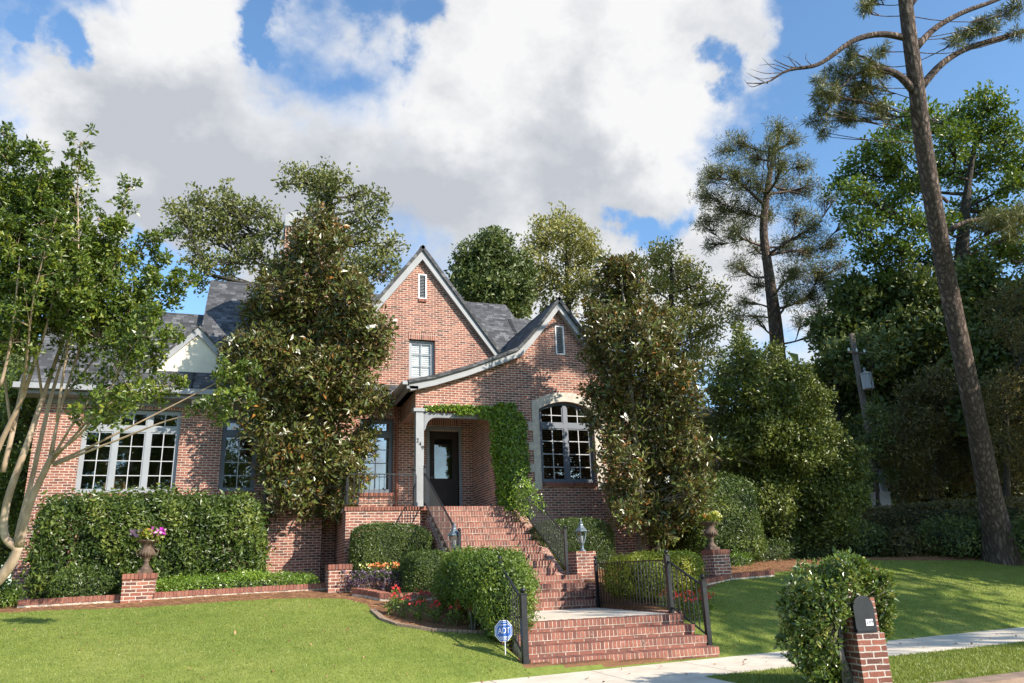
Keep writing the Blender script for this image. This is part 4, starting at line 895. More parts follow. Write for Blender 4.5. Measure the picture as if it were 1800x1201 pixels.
# low brick edging walls
def edging(name, label, pts, h, group='low brick edging walls'):
    root = thing(name, label, 'wall', pts[0], group); u, mo = MB(), MB()
    for a, b in zip(pts[:-1], pts[1:]):
        a = np.array(a, float); b = np.array(b, float); d = b - a; ln = np.linalg.norm(d[:2]); t = d / ln; t[2] = 0; nn = np.array((-t[1], t[0], 0)); n = max(1, int(ln / .067))
        for i in range(n):
            p = a + d * (i + .5) / n; u.obox(p + nn * .1 + np.array((0, 0, h - .05)) + rng.normal(size=3) * .002, t * (ln / n / 2 - .005), nn * .11, (0, 0, .05), float(.3 + .7 * rng.random()))
        mo.obox((a + b) / 2 + nn * .1 + np.array((0, 0, h / 2 - .15)), t * ln / 2 + np.array((0, 0, d[2] / 2)), nn * .095, (0, 0, h / 2 + .13))
    u.build('rowlock_cap', M['rowlock'], root, rnd=True); mo.build('core', M['mortar'], root)
zc_ = lambda x, y: float(zg(x, y))
yw = 16.8
xa, xb, xc, xd = onY(30, 1066, yw)[0], onY(212, 1060, yw)[0], onY(270, 1054, yw)[0], onY(575, 1040, yw)[0]
edging('garden_wall', 'low brick edging left of the urn pier', [(xa, yw, zc_(xa, yw)), (xb, yw, zc_(xb, yw))], .14)
edging('garden_wall', 'low brick edging between the urn pier and the small stub pier', [(xc, yw, zc_(xc, yw)), (xd, yw, zc_(xd, yw))], .14)
xs_ = onY(598, 1020, 16.3)[0]
brick_pier(xs_, 16.62, .46, 1.0, float(onY(598, 992, 16.3)[2]), 'small stub pier of brick at the right end of the garden wall', d=.6, cap=True)
# curved bed wall by the purple flowers
cw = [G(a, b) for a, b in ((618, 1048), (640, 1051), (655, 1054), (668, 1057), (690, 1058), (740, 1056), (800, 1053))]
edging('garden_wall', 'curved low brick edging below the purple flower bed', [(p[0], p[1], p[2] - .02) for p in cw], .17)
cr_ = [onC(a, b, c) for a, b, c in ((1175, 1012, 15.8), (1240, 1010, 16.5), (1285, 1000, 17.2), (1360, 998, 17.8))]
edging('garden_wall', 'low brick edging on either side of the right urn pier', [(p[0], p[1], zc_(p[0], p[1])) for p in cr_], .14)
# stone edging of the front bed
se = thing('bed_edging', 'thin stone edging along the red flower bed', 'edging', G(700, 1095)); m_ = MB()
pts = [G(a, b) for a, b in ((655, 1075), (672, 1090), (700, 1100), (760, 1109), (840, 1113), (900, 1112))]
for a, b in zip(pts[:-1], pts[1:]):
    n = 9
    for i in range(n): p = a + (b - a) * (i + .5) / n; d = (b - a) / n / 2 * .9; m_.obox(p + (0, 0, .01), d, np.array((-d[1], d[0], 0)) / np.linalg.norm(d[:2]) * .05, (0, 0, .03))
m_.build('stones', M['kerb'], se)

# ------------------------------------------------------------------ sign, mailbox
sp = G(889, 1152)
sg = thing('yard_sign', 'blue octagonal security sign on a thin white stake in the lawn', 'sign', sp); x, y, z = sp
c = onY(885, 1109, y); MB().box(x - .008, x + .008, y, y + .012, z - .1, c[2] - .05).build('stake', M['signwhite'], sg)
oc = lambda r: [(c[0] + r * math.cos(math.pi / 8 + k * math.pi / 4), c[2] + r * 1.08 * math.sin(math.pi / 8 + k * math.pi / 4)) for k in range(8)]
MB().poly(oc(.148), y - .012, y - .002).build('plate', M['signwhite'], sg); MB().poly(oc(.138), y - .016, y - .0125).build('face', M['blue'], sg)
rg = MB().poly(oc(.123), y - .018, y - .0165, [oc(.117)]); rg.build('border_line', M['signwhite'], sg)
MX = Matrix.Rotation(math.pi / 2, 4, 'X')
tx = text_mesh('ADT', .092, .002, 'letters', M['signwhite'], sg, Matrix.Translation((c[0], y - .019, c[2])) @ MX @ Matrix.Diagonal((1.0, 1.25, 1, 1)))
for k, (w_, dz) in enumerate(((.13, .083), (.13, -.083), (.10, -.10))): MB().box(c[0] - w_ / 2, c[0] + w_ / 2, y - .0185, y - .0162, c[2] + dz - .004, c[2] + dz + .004).build('stripe', M['signwhite'], sg)

MXC = onC(1520, 1150, 8.7); mx0, my0 = MXC[0], MXC[1]; yaw = math.radians(-8)
mbx = thing('mailbox_pier', 'brick mailbox pier half buried in flowering vine beside the kerb', 'mailbox', (mx0, my0, 0))
def orient(mb, a=yaw): return rot(mb, (mx0, my0), a)
b = MB().box(mx0 - .2, mx0 + .155, my0 - .2, my0 + .3, -.1, .575); b.box(mx0 - .2, mx0 - .115, my0 - .12, my0 + .3, .575, 1.15); b.box(mx0 + .10, mx0 + .155, my0 - .12, my0 + .3, .575, .95); b.box(mx0 - .2, mx0 + .155, my0 + .1, my0 + .3, .575, 1.0)
M['mbrick'] = brick('mailbox_brick', .205, .0665, .009, lift=.95, mortar_col=(.50, .45, .40)); orient(b).build('brick_post', M['mbrick'], mbx)
MC = -.055
def dome(w, z0, h, n=10): return [(mx0 + MC - w, z0), (mx0 + MC + w, z0), (mx0 + MC + w, z0 + h)] + [(mx0 + MC + w * math.cos(a), z0 + h + w * math.sin(a)) for a in np.linspace(.15, math.pi - .15, n)] + [(mx0 + MC - w, z0 + h)]
bx = orient(MB().poly(dome(.115, .60, .26), my0 - .17, my0 + .12)).build('mailbox', M['black'], mbx)
orient(MB().poly(dome(.130, .58, .275), my0 - .195, my0 - .171)).build('door', M['black'], bx); orient(MB().box(mx0 + MC - .125, mx0 + MC + .125, my0 - .205, my0 - .196, .60, .625)).build('hinge', M['black'], bx)
pl = orient(MB().box(mx0 - .055, mx0 + .035, my0 - .200, my0 - .196, .655, .725)).build('number_plate', M['signwhite'], bx)
text_mesh('249', .058, .001, 'number', M['metal'], bx, Matrix.Translation((mx0, my0, 0)) @ Matrix.Rotation(yaw, 4, 'Z') @ Matrix.Translation((-.01, -.2015, .692)) @ MX)

# ------------------------------------------------------------------ hedges and low plants
def hb(x0, y0, x1, y1, Y, d, zbot=None):
    a = onY(x0, (y0 + y1) / 2, Y); b = onY(x1, (y0 + y1) / 2, Y); xm = (x0 + x1) / 2; t = onY(xm, y0, Y)[2]; bt = onY(xm, y1, Y)[2] if zbot is None else zbot
    return ((a[0] + b[0]) / 2, Y + d / 2, (t + bt) / 2), ((b[0] - a[0]) / 2, d / 2, (t - bt) / 2)
def H(name, label, box, m, **k): return hedge(name, label, 'hedge' if 'cat' not in k else k.pop('cat'), box[0], box[1], m, **k)
H('hedge', 'long tall leafy hedge under the wide triple window at the left', hb(60, 878, 455, 990, 18.3, 1.4, 1.22), M['hedgeleaf'], leaf=.088, dens=1300, power=7, depth=.28, lump=.05, seed=3, aspect=.5, spread=.9)
H('hedge', 'dark boxy clipped hedge below the terrace left of the stairs', hb(622, 921, 760, 1000, 18.0, 1.0, 1.15), M['box'], leaf=.036, dens=3600, power=5, depth=.06, seed=4, spread=.8)
H('hedge', 'small rounded dark shrub between the boxy hedge and the bright bushy hedge', hb(719, 970, 812, 1062, 15.2, 1.2, .65), M['box'], leaf=.034, dens=4200, power=3.2, depth=.06, seed=5, spread=.8)
H('hedge', 'bright green bushy hedge along the left of the concrete landing', ((4.04, 13.35, 1.27), (.68, 1.1, .42)), M['bright'], leaf=.045, dens=2900, power=3.6, depth=.12, seed=6, lump=.08, spread=.9)
H('hedge', 'bright green lower growth of the bushy hedge touching the left newel of the lowest steps', ((4.08, 12.15, .92), (.38, .50, .55)), M['bright'], leaf=.045, dens=2600, power=2.6, depth=.14, seed=16, lump=.1, spread=.9)
H('hedge', 'clipped hedge behind the right lantern against the brick wall', hb(946, 914, 1085, 985, 17.3, 1.1, 1.2), M['box'], leaf=.036, dens=3600, power=4, depth=.06, seed=7, spread=.8)
H('hedge', 'yellow green clipped hedge behind the iron fence of the landing', ((7.80, 14.0, 1.20), (.80, .95, .38)), M['yellowleaf'], leaf=.038, dens=3300, power=4, depth=.10, seed=8, spread=.8)
H('hedge', 'bare twiggy lower part of the hedge behind the landing fence', ((7.9, 14.0, .76), (.55, .8, .28)), M['olive'], leaf=.03, dens=900, power=3, depth=.12, seed=9)
H('hedge', 'large round clipped hedge behind the right urn', hb(1222, 832, 1352, 985, 17.4, 2.0, 1.2), M['hedgeleaf'], leaf=.06, dens=1500, power=4, depth=.1, seed=10, aspect=.55)
H('shrub', 'spreading low shrub at the left end of the garden wall', hb(75, 1000, 205, 1062, 17.1, 1.2, .95), M['box'], cat='shrub', leaf=.055, dens=1700, power=2.4, depth=.12, seed=11)
H('shrub', 'small leafy shrub at the far left edge under the crape myrtle', hb(-60, 1020, 25, 1076, 16.8, 1.0, .8), M['bright'], cat='shrub', leaf=.06, dens=1200, power=2.4, depth=.14, seed=12)
H('groundcover', 'low strip of small leaved ground cover behind the garden wall', hb(270, 1014, 560, 1046, 17.05, 1.0, 1.02), M['ivy'], cat='ground cover', leaf=.04, dens=1900, power=5, depth=.10, seed=13)
H('groundcover', 'patch of ground cover left of the right urn pier', hb(1185, 974, 1238, 1000, 16.6, .8, 1.1), M['ivy'], cat='ground cover', leaf=.04, dens=1500, power=4, depth=.08, seed=14)
H('groundcover', 'patch of ground cover right of the right urn pier', hb(1284, 972, 1330, 992, 17.0, .8, 1.2), M['ivy'], cat='ground cover', leaf=.04, dens=1500, power=4, depth=.08, seed=15)
H('shrub', 'low dark shrub right of the round clipped hedge', hb(1322, 948, 1410, 992, 17.8, 1.4, 1.2), M['box'], cat='shrub', leaf=.05, dens=1300, power=3, depth=.1, seed=17)
H('shrub', 'small dark shrub at the foot of the bushy pale tree', hb(1415, 952, 1470, 992, 18.6, 1.2, 1.2), M['darkleaf'], cat='shrub', leaf=.05, dens=1300, power=2.6, depth=.12, seed=18)
for (sx_, sy_) in ((3.7, 12.8), (3.9, 13.2), (3.6, 13.5), (4.0, 13.9), (3.75, 14.1), (3.95, 12.5)):
    mb_ = MB()
    for k in range(3): mb_.tube([(sx_, sy_, .3), (sx_ + rng.normal() * .06, sy_ + rng.normal() * .06, .75), (sx_ + rng.normal() * .15, sy_ + rng.normal() * .15, 1.25)], [.018, .014, .01], 5)
    st_o = mb_.build('shrub_stem', M['magbark'], [o for o in bpy.data.objects if o.get('label', '').startswith('bright green bushy hedge along')][0])
def hz(x0, y0, x1, y1, zc, d, zb_, yaw):
    a = onC(x0, (y0 + y1) / 2, zc[0]); b = onC(x1, (y0 + y1) / 2, zc[1]); t = (onC(x0, y0, zc[0])[2] + onC(x1, y0, zc[1])[2]) / 2
    c = (a + b) / 2; dx = b - a; return (c[0], c[1], (t + zb_) / 2), (np.linalg.norm(dx[:2]) / 2, d / 2, (t - zb_) / 2), math.atan2(dx[1], dx[0])
def HZ(label, x0, y0, x1, y1, zc, d, zb_, m, cat='hedge', name='hedge', **k):
    c, hf, yw_ = hz(x0, y0, x1, y1, zc, d, zb_, 0); return hedge(name, label, cat, c, hf, m, yaw=yw_, **k)
HZ('long clipped hedge in the shade at the back of the right lawn', 1490, 888, 1830, 884, (25.2, 22.6), 1.4, 1.2, M['olive'], leaf=.075, dens=500, power=8, depth=.12, seed=20)
for i, (x0, y0, x1, y1, z_, lb) in enumerate(((1450, 925, 1560, 985, 23.6, 'dark shrub left of the middle of the shaded back border'), (1545, 935, 1640, 990, 22.9, 'reddish dark shrub in the middle of the shaded back border'), (1620, 918, 1735, 985, 22.2, 'broad dark green shrub left of the leaning pine trunk'), (1760, 920, 1850, 990, 21, 'dark shrub right of the leaning pine trunk at the picture edge'))):
    HZ(lb, x0, y0, x1, y1, (z_, z_), 2.2, 1.2, M['darkleaf'] if i != 1 else M['olive'], 'shrub', 'shrub', leaf=.09, dens=420, power=2.6, depth=.2, seed=30 + i)

# flowers
def flowering(label, p, h, w, fm, bm, n, size, group, bloom='bloom'):
    t = thing('flowering_plant', label, 'flowers', p, group); c = np.array(p) + (0, 0, h * .45)
    lv = Leaves(); k = 16; cc = c + in_ball(k) * np.array((w, w, h * .4)); lv.cluster(cc, .05, 8, .06, .42, 1.0, rosette=.8); lv.build('foliage', fm, t)
    st_ = MB(); lvb = Leaves(); tops = c + in_ball(n) * np.array((w, w, h * .18)) + (0, 0, h * .55)
    for q in tops: st_.tube([(p[0] + (q[0] - p[0]) * .4, p[1] + (q[1] - p[1]) * .4, p[2]), q], .004, 4, cap=False)
    st_.build('stem', M['plantstem'], t); [Leaves().cluster([q_], size * .45, 6, size, .8, .9, rosette=1.5).build(bloom, bm, t) for q_ in tops]
pos = [(688, 1082), (712, 1086), (700, 1068), (735, 1092), (742, 1074), (765, 1096), (775, 1080), (800, 1100), (808, 1086), (830, 1104), (842, 1092), (865, 1104), (822, 1076), (790, 1066), (884, 1100)]
for i, (a, b) in enumerate(pos):
    p = G(a, b); flowering('red flowering bedding plant in the curved bed beside the lawn', p, .30 + .05 * random.random(), .14, M['bright'], M['red'], 6, .036, 'red bedding flowers by the lawn')
for i in range(9):
    a = 600 + 16 * i; b = 1030 + 3 * math.sin(i * 1.7); p = G(a + 14, 1043 + .5 * (b - 1030)); p[2] = zc_(p[0], p[1]) + .05
    flowering('dark purple leaved bedding plant above the curved brick edging', p, .34, .16, M['purple'], M['purple'], 4, .05, 'purple bedding plants', 'top_leaf')
for i in range(7):
    p = G(645 + 14 * i, 1035); p[2] = zc_(p[0], p[1]) + .12
    flowering('orange flowering bedding plant behind the purple plants', p, .34, .14, M['bright'], M['orange'] if i % 3 else M['yellow_petal'], 5, .05, 'orange bedding flowers')
for i, (x, y) in enumerate(((7.6, 12.75), (7.9, 12.9), (8.15, 12.75), (7.45, 12.95), (8.3, 13.0), (8.0, 12.5), (7.7, 12.45))):
    p = np.array((x, y, zc_(x, y))); flowering('red flowering bedding plant behind the railing of the landing', p, .34, .15, M['bright'], M['red'], 6, .036, 'red bedding flowers behind the landing fence')

# climbing fig on the porch corner
iv = thing('climbing_ivy', 'bright green climbing plant covering the porch corner and hanging over the beam', 'climbing plant', (6.6, YP, 3.0)); lv = Leaves(); sb = MB()
def ivy(px0, px1, py0, py1, n, th=.16):
    u = rng.random(n); v = rng.random(n); P = np.array([onY(px0 + (px1 - px0) * a, py0 + (py1 - py0) * b, YP) for a, b in zip(u, v)]); P[:, 1] = YP - .02 - th * rng.random(n) ** .7 * (.4 + .6 * np.sin(np.pi * np.clip(u, 0, 1)))
    lv.points(P, np.tile((.25, -1, .35), (n, 1)), .07, .7, spread=.6)
W_ = [(728, 862, 914), (750, 858, 920), (790, 862, 924), (830, 868, 924), (860, 872, 920), (885, 876, 922), (905, 882, 926), (925, 895, 918)]
for (y0, a0, b0), (y1, a1, b1) in zip(W_[:-1], W_[1:]):
    for k in range(3):
        t = (k + .5) / 3; ivy(a0 + (a1 - a0) * t - 3 * random.random(), b0 + (b1 - b0) * t + 3 * random.random(), y0 + (y1 - y0) * k / 3, y0 + (y1 - y0) * (k + 1) / 3 + 2, int((y1 - y0) * 15 / 1), .32)
ivy(868, 905, 712, 732, 900, .2); ivy(800, 870, 716, 730, 900, .12); ivy(760, 830, 715, 723, 420, .06); ivy(745, 775, 716, 720, 80, .04); ivy(840, 868, 726, 738, 260, .14)
for k in range(9): a = onY(880 + 4 * k, 900, YP - .04); b_ = onY(872 + 5 * k, 730, YP - .04); sb.tube([a, (a + b_) / 2 + rng.normal(size=3) * (.08, .01, .05), b_], .008, 5)
sb.build('stem', M['plantstem'], iv)
for k in range(60):   # trailing along the handrail
    t = (k / 60) ** 1.2; q = np.array((6.75, 19.1 - 2.2 * t, FL + .84 - 2.2 * t * .56)); n = 9
    if k < 60 * .9: lv.points(q + rng.normal(size=(n, 3)) * (.07, .03, .06 + .18 * (1 - t)), np.tile((0, -1, .4), (n, 1)), .055, .7, spread=1.)
for k in range(180):
    q = np.array((6.72 + rng.normal() * .09, 19.0 - 1.0 * rng.random(), FL - .15 - .5 * rng.random() + .9 * rng.random())); lv.points(q + rng.normal(size=(4, 3)) * .05, np.tile((0, -1, .4), (4, 1)), .055, .7, spread=1.)
lv.build('foliage', M['ivy'], iv)

# vine on the mailbox
vi = thing('flowering_vine', 'glossy star jasmine mound with white flowers draped over the brick mailbox pier', 'shrub', (mx0 - .35, my0, 0))
lv = Leaves(); wl = Leaves(); tw_ = MB(); cents = []
for (px, py, rp) in ((1436, 1045, 56), (1490, 1012, 44), (1535, 1035, 34), (1410, 1090, 42), (1400, 1135, 30), (1436, 1110, 48), (1440, 1160, 42), (1478, 1172, 26), (1554, 1078, 18), (1548, 1105, 17), (1410, 1060, 30), (1500, 1005, 25), (1460, 1190, 18), (1478, 1012, 34), (1515, 1008, 26)):
    dz = .0 if px < 1480 else .32; c = onC(px, py, 8.75 + dz); rw = rp * 8.7 / F; n = int(26 * (rp / 30) ** 2) + 10
    cents.append(c + in_ball(n, .3) * rw * np.array((1, .9, 1)))
cc = np.concatenate(cents); lv.cluster(cc, .065, 22, .058, .55, .5, rosette=.8)
k = rng.choice(len(cc), 60); wp = cc[k] + rng.normal(size=(60, 3)) * .03 + (0, -.04, .03)
for q in cc[::3]: tw_.tube([(mx0 - .25, my0 + .1, .4 + .5 * random.random()), (np.array((mx0 - .25, my0, .8)) + q) / 2, q], [.008, .005, .002], 4, cap=False)
for s_ in range(7): tw_.tube([(mx0 - .32 + .03 * s_, my0 + .05, 0), (mx0 - .4 + .1 * random.random(), my0, .35), (mx0 - .3 + .15 * random.random(), my0 + .05, .8)], [.014, .012, .008], 6)
tw_.build('stem', M['magbark'], vi); lv.build('foliage', M['mailivy'], vi); [Leaves().cluster([q_], .016, 5, .022, .9, .8, rosette=1.2).build('flower', M['white_petal'], vi) for q_ in wp]

# ------------------------------------------------------------------ trees
# left magnolia in front of the chimney
magL = tree('magnolia_tree', 'tall magnolia with bronze and green leaves before the chimney', 'tree', 20.0,
     [(541, 1006, 20.0, .13), (545, 940, 20.0, .11), (552, 800, 20, .09), (560, 650, 20, .07), (562, 500, 20, .05), (558, 400, 20, .02)],
     [(560, 388, 30), (575, 400, 27), (535, 410, 26), (555, 440, 48), (590, 430, 26), (525, 450, 25), (500, 485, 38), (550, 500, 60), (610, 495, 36), (630, 520, 30), (470, 505, 28), (480, 550, 50), (540, 570, 60), (610, 570, 55), (650, 575, 40), (672, 585, 22), (450, 560, 30), (430, 615, 34), (470, 620, 55), (540, 650, 65), (610, 640, 55), (655, 620, 32), (405, 605, 16), (430, 670, 38), (480, 700, 55), (560, 720, 60), (625, 700, 45), (665, 700, 26), (450, 740, 34), (500, 780, 52), (570, 800, 55), (625, 790, 36), (650, 760, 20), (475, 830, 30), (520, 860, 45), (580, 860, 42), (622, 840, 28), (490, 890, 24), (500, 915, 22), (545, 900, 34), (590, 895, 24), (480, 870, 22), (500, 945, 16), (470, 905, 20), (610, 890, 16)],
     M['magnolia'], M['magbark'], leaf=.14, aspect=.42, sub=36, per=14, clump=.16, limb=.13, twig=.009, up=.6, rosette=1.0, squash=.95, dj=.7)
magR = tree('magnolia_tree', 'bronze leaved magnolia hiding the right corner of the house', 'tree', 19.3,
     [(1128, 985, 19.4, .11), (1125, 900, 19.4, .09), (1118, 780, 19.4, .08), (1105, 650, 19.4, .06), (1095, 520, 19.4, .03), (1092, 470, 19.4, .015)],
     [(1092, 470, 28), (1085, 500, 38), (1112, 495, 30), (1060, 530, 34), (1110, 545, 46), (1070, 575, 46), (1040, 585, 20), (1120, 600, 55), (1060, 630, 40), (1150, 610, 30), (1160, 655, 42), (1100, 670, 60), (1180, 690, 36), (1045, 690, 24), (1070, 730, 45), (1140, 730, 60), (1195, 740, 36), (1210, 790, 32), (1150, 800, 60), (1085, 800, 48), (1215, 830, 26), (1170, 860, 50), (1110, 860, 50), (1140, 905, 42), (1190, 900, 36), (1100, 910, 26), (1230, 775, 16), (1165, 940, 24), (1215, 870, 30), (1235, 810, 22), (1240, 850, 18), (1225, 900, 26), (1075, 468, 22), (1112, 468, 20), (1038, 548, 22), (1150, 545, 26), (1172, 600, 28), (1195, 655, 28), (1212, 705, 26)],
     M['magnolia'], M['magbark'], leaf=.135, aspect=.42, sub=34, per=14, clump=.16, limb=.13, twig=.009, up=.6, rosette=1.0, squash=.95, dj=.7)
def blooms(root, pts, zc):
    for a, b in pts: Leaves().cluster([onC(a, b, zc - 1.0)], .03, 7, .11, .6, .9, rosette=1.4).build('white_bloom', M['white_petal'], root)
blooms(magL, [(402, 600), (523, 618), (652, 577), (500, 760), (590, 425), (498, 850), (530, 458)], 20); blooms(magR, [(1120, 612), (1142, 598), (1185, 645), (1100, 735), (1172, 845)], 19.3)

# crape myrtle in the left foreground
cm = thing('crape_myrtle', 'multi stemmed crape myrtle with smooth tan limbs at the left edge', 'tree', onC(-20, 1075, 11.6)); mb = MB(); lv = Leaves()
Z0 = 11.6
def path(pts, rads, n=10, z=Z0):
    P = np.array([onC(a, b, z + (c if True else 0)) for a, b, c in pts]); T_ = np.linspace(0, 1, len(P)); TT = np.linspace(0, 1, len(P) * 3); PP = np.stack([np.interp(TT, T_, P[:, k]) for k in range(3)], 1)
    for _ in range(3): PP[1:-1] = PP[:-2] * .25 + PP[1:-1] * .5 + PP[2:] * .25
    mb.tube(PP, np.interp(TT, T_, rads) * .8, n); return PP
path([(-70, 1075, 0), (0, 1020, 0), (24, 985, 0), (33, 960, 0)], [.12, .11, .095, .08])
path([(33, 965, 0), (8, 950, 0), (5, 920, 0), (14, 870, 0), (45, 790, .1), (75, 700, .3), (110, 600, .5), (150, 480, .8)], [.08, .072, .068, .066, .058, .045, .03, .012])
path([(33, 960, 0), (45, 910, 0), (58, 870, 0), (78, 830, 0), (92, 800, 0)], [.085, .066, .062, .06, .055])
path([(28, 955, .3), (40, 900, .4), (55, 850, .5), (70, 780, .6), (88, 700, .8), (120, 600, 1.0), (140, 500, 1.2)], [.055, .05, .048, .042, .036, .026, .01])
path([(5, 830, .2), (20, 770, .3), (35, 700, .4), (45, 650, .5), (70, 560, .7), (90, 450, .8)], [.05, .046, .042, .036, .025, .01]); path([(-40, 900, 0), (-10, 800, 0), (20, 740, .0), (40, 700, 0), (60, 640, -.2), (88, 560, -.3), (110, 440, -.4)], [.06, .05, .045, .04, .03, .02, .008])
path([(0, 680, -.5), (12, 640, -.5), (25, 560, -.6), (35, 450, -.7)], [.03, .026, .02, .01])
ends = [((92, 800, 0), (100, 740, 0), (130, 640, .1), (165, 540, .2), (205, 440, .3), (228, 325, .4)), ((92, 805, 0), (130, 740, -.2), (180, 670, -.3), (240, 590, -.5), (290, 520, -.6), (325, 488, -.7)), ((92, 810, 0), (150, 745, -.1), (200, 690, -.3), (260, 640, -.4), (300, 590, -.5)),
        ((92, 815, 0), (150, 790, .1), (220, 755, .2), (330, 700, .3), (395, 665, .4), (440, 640, .5)), ((95, 818, 0), (150, 795, -.3), (230, 765, -.4), (300, 735, -.5), (370, 725, -.7), (425, 700, -.8)), ((100, 740, 0), (110, 660, -.1), (130, 560, -.2), (140, 440, -.2), (135, 330, -.2), (141, 250, -.2)),
        ((88, 800, .2), (110, 700, .3), (145, 600, .5), (190, 500, .6), (240, 440, .7), (292, 408, .8)), ((110, 700, .3), (160, 640, .6), (210, 570, .8), (250, 500, .9), (285, 450, 1.)), ((75, 700, .3), (60, 600, .3), (40, 480, .4), (20, 340, .4), (5, 230, .5)), ((60, 640, 0), (70, 520, -.2), (75, 400, -.3), (70, 310, -.4)),
        ((130, 640, .1), (160, 580, .6), (180, 480, .8), (175, 380, .9)), ((20, 760, .2), (0, 600, .4), (-20, 450, .5), (-10, 300, .5)), ((150, 745, -.1), (200, 700, .3), (260, 690, .6), (310, 670, .8)), ((40, 700, 0), (50, 600, -.5), (60, 500, -.8), (100, 380, -1.)), ((92, 800, 0), (140, 770, -.5), (190, 700, -.8), (210, 640, -1.0), (270, 560, -1.1)), ((130, 740, -.2), (190, 730, -.6), (235, 690, -.8))]
LC = []; LR = []
for e in ends:
    P = path(e, np.linspace(.028, .004, len(e)), 7); m_ = len(P)
    for i in range(int(m_ * .38), m_):
        t = i / m_
        if e[-1][0] > 380 and i < m_ * .72: continue
        for k in range(5 if t > .6 else 3):
            s_ = rng.normal(size=3) * (.20 * (1.15 - t) + .03); q = P[i] + s_; LC.append(q); LR.append(.085 if t < .9 else .06); mb.tube([P[i] - (0, 0, .08), q], [.004, .0015], 4, cap=False)
for (px, py, rp, dz) in ((40, 330, 45, .2), (90, 350, 50, 0), (30, 420, 60, -.2), (110, 420, 60, .2), (50, 500, 70, 0), (130, 500, 65, -.3), (190, 470, 45, .3), (180, 560, 60, 0), (100, 550, 60, .3), (30, 570, 50, -.4), (230, 530, 38, 0), (225, 600, 34, -.3), (60, 270, 18, 0), (15, 270, 22, 0), (270, 490, 15, 0), (200, 400, 22, 0), (110, 310, 18, 0), (15, 500, 50, 0), (-30, 400, 70, 0), (-20, 600, 50, 0), (165, 440, 28, 0), ):
    c = onC(px, py, Z0 + dz); rw = rp * (Z0 + dz) / F; n = int(26 * (rp / 30) ** 2) + 6; cc = c + in_ball(n, .6) * rw * (1, 1, 1.15); LC += list(cc); LR += [.08] * n
    for q in cc[::3]: mb.tube([c + (q - c) * .1 - (0, 0, rw * .6), q], [.006, .002], 4, cap=False)
mb.build('trunk', M['crapebark'], cm, smooth=True)
lv.cluster(np.array(LC), np.array(LR), 30, .066, .55, .5, rosette=.7); 
lv.build('crown', M['crape'], cm)
# leafy shrub tree behind the crape myrtle
tree('shrub_tree', 'dense green shrub behind the crape myrtle stems at the left house corner', 'tree', 20.5, [(60, 1000, 20.5, .12), (60, 900, 20.5, .08), (60, 760, 20.5, .04)],
     [(90, 700, 40), (60, 740, 60), (0, 760, 60), (110, 790, 42), (40, 830, 60), (-20, 860, 60), (40, 900, 60), (0, 960, 50), (90, 860, 40), (110, 720, 30), (150, 745, 24), (20, 690, 40)], M['crape'], M['darkbark'], leaf=.09, sub=22, per=18, clump=.24, limb=.15)
tree('background_tree', 'leafy tree crown behind the left wing of the house', 'tree', 36, [(90, 980, 36, .3), (95, 800, 36, .2), (100, 650, 36, .1)], [(60, 640, 60), (130, 620, 50), (20, 600, 60), (100, 690, 60), (160, 660, 30), (0, 520, 60)], M['darkleaf'], M['darkbark'], leaf=.16, sub=16, per=24, clump=.5, limb=.2)

# oak behind the chimney
tree('oak_tree', 'broad oak spreading behind the chimney and the tall left roof', 'tree', 37,
     [(560, 900, 38, .55), (565, 700, 38, .5), (575, 520, 38, .42), (590, 440, 38, .3), (580, 350, 38, .16), (560, 310, 38, .08)],
     [(555, 320, 46), (520, 310, 26), (590, 320, 34), (570, 350, 36), (500, 325, 16), (635, 345, 30), (660, 355, 24), (655, 380, 26), (625, 385, 26), (640, 425, 38), (680, 435, 34), (660, 470, 40), (625, 470, 36), (690, 465, 22), (640, 505, 30), (600, 400, 22),
      (395, 340, 20), (350, 360, 36), (320, 380, 30), (400, 372, 40), (440, 370, 34), (375, 410, 46), (330, 415, 30), (430, 410, 42), (470, 380, 26), (490, 410, 26), (350, 455, 30), (385, 460, 32), (420, 455, 30), (455, 440, 34), (345, 500, 18), (360, 480, 20), (400, 490, 14), (480, 465, 28), (305, 372, 14)],
     M['oak'], M['darkbark'], leaf=.17, aspect=.6, sub=13, per=26, clump=.36, limb=.32, twig=.03, squash=.75, dj=2.0, rosette=.5)
tree('background_tree', 'dark green rounded tree behind the roof between the two gables', 'tree', 40, [(860, 900, 40, .35), (862, 700, 40, .3), (865, 560, 40, .2), (860, 450, 40, .08)],
     [(858, 430, 34), (880, 425, 24), (830, 455, 34), (865, 470, 46), (895, 470, 36), (830, 500, 40), (870, 520, 48), (905, 510, 36), (805, 480, 20), (920, 540, 24), (800, 510, 20), (850, 550, 40), (890, 545, 40), (920, 480, 22)], M['darkleaf'], M['darkbark'], leaf=.20, sub=34, per=26, clump=.4, limb=.25, twig=.02, dj=1.2)
tree('background_tree', 'pale yellow green tree behind the porch gable', 'tree', 44, [(1000, 900, 44, .3), (1000, 700, 44, .26), (1000, 560, 44, .2), (995, 450, 44, .08)],
     [(985, 385, 22), (970, 410, 30), (1000, 410, 26), (945, 395, 16), (945, 430, 30), (1030, 425, 30), (1000, 450, 42), (950, 470, 30), (1045, 450, 24), (965, 500, 30), (1010, 500, 36), (940, 510, 20), (1040, 490, 28), (1000, 540, 26), (960, 540, 20), (925, 450, 14)], M['paleleaf'], M['darkbark'], leaf=.18, sub=28, per=24, clump=.5, limb=.25, twig=.015, dj=1.5)
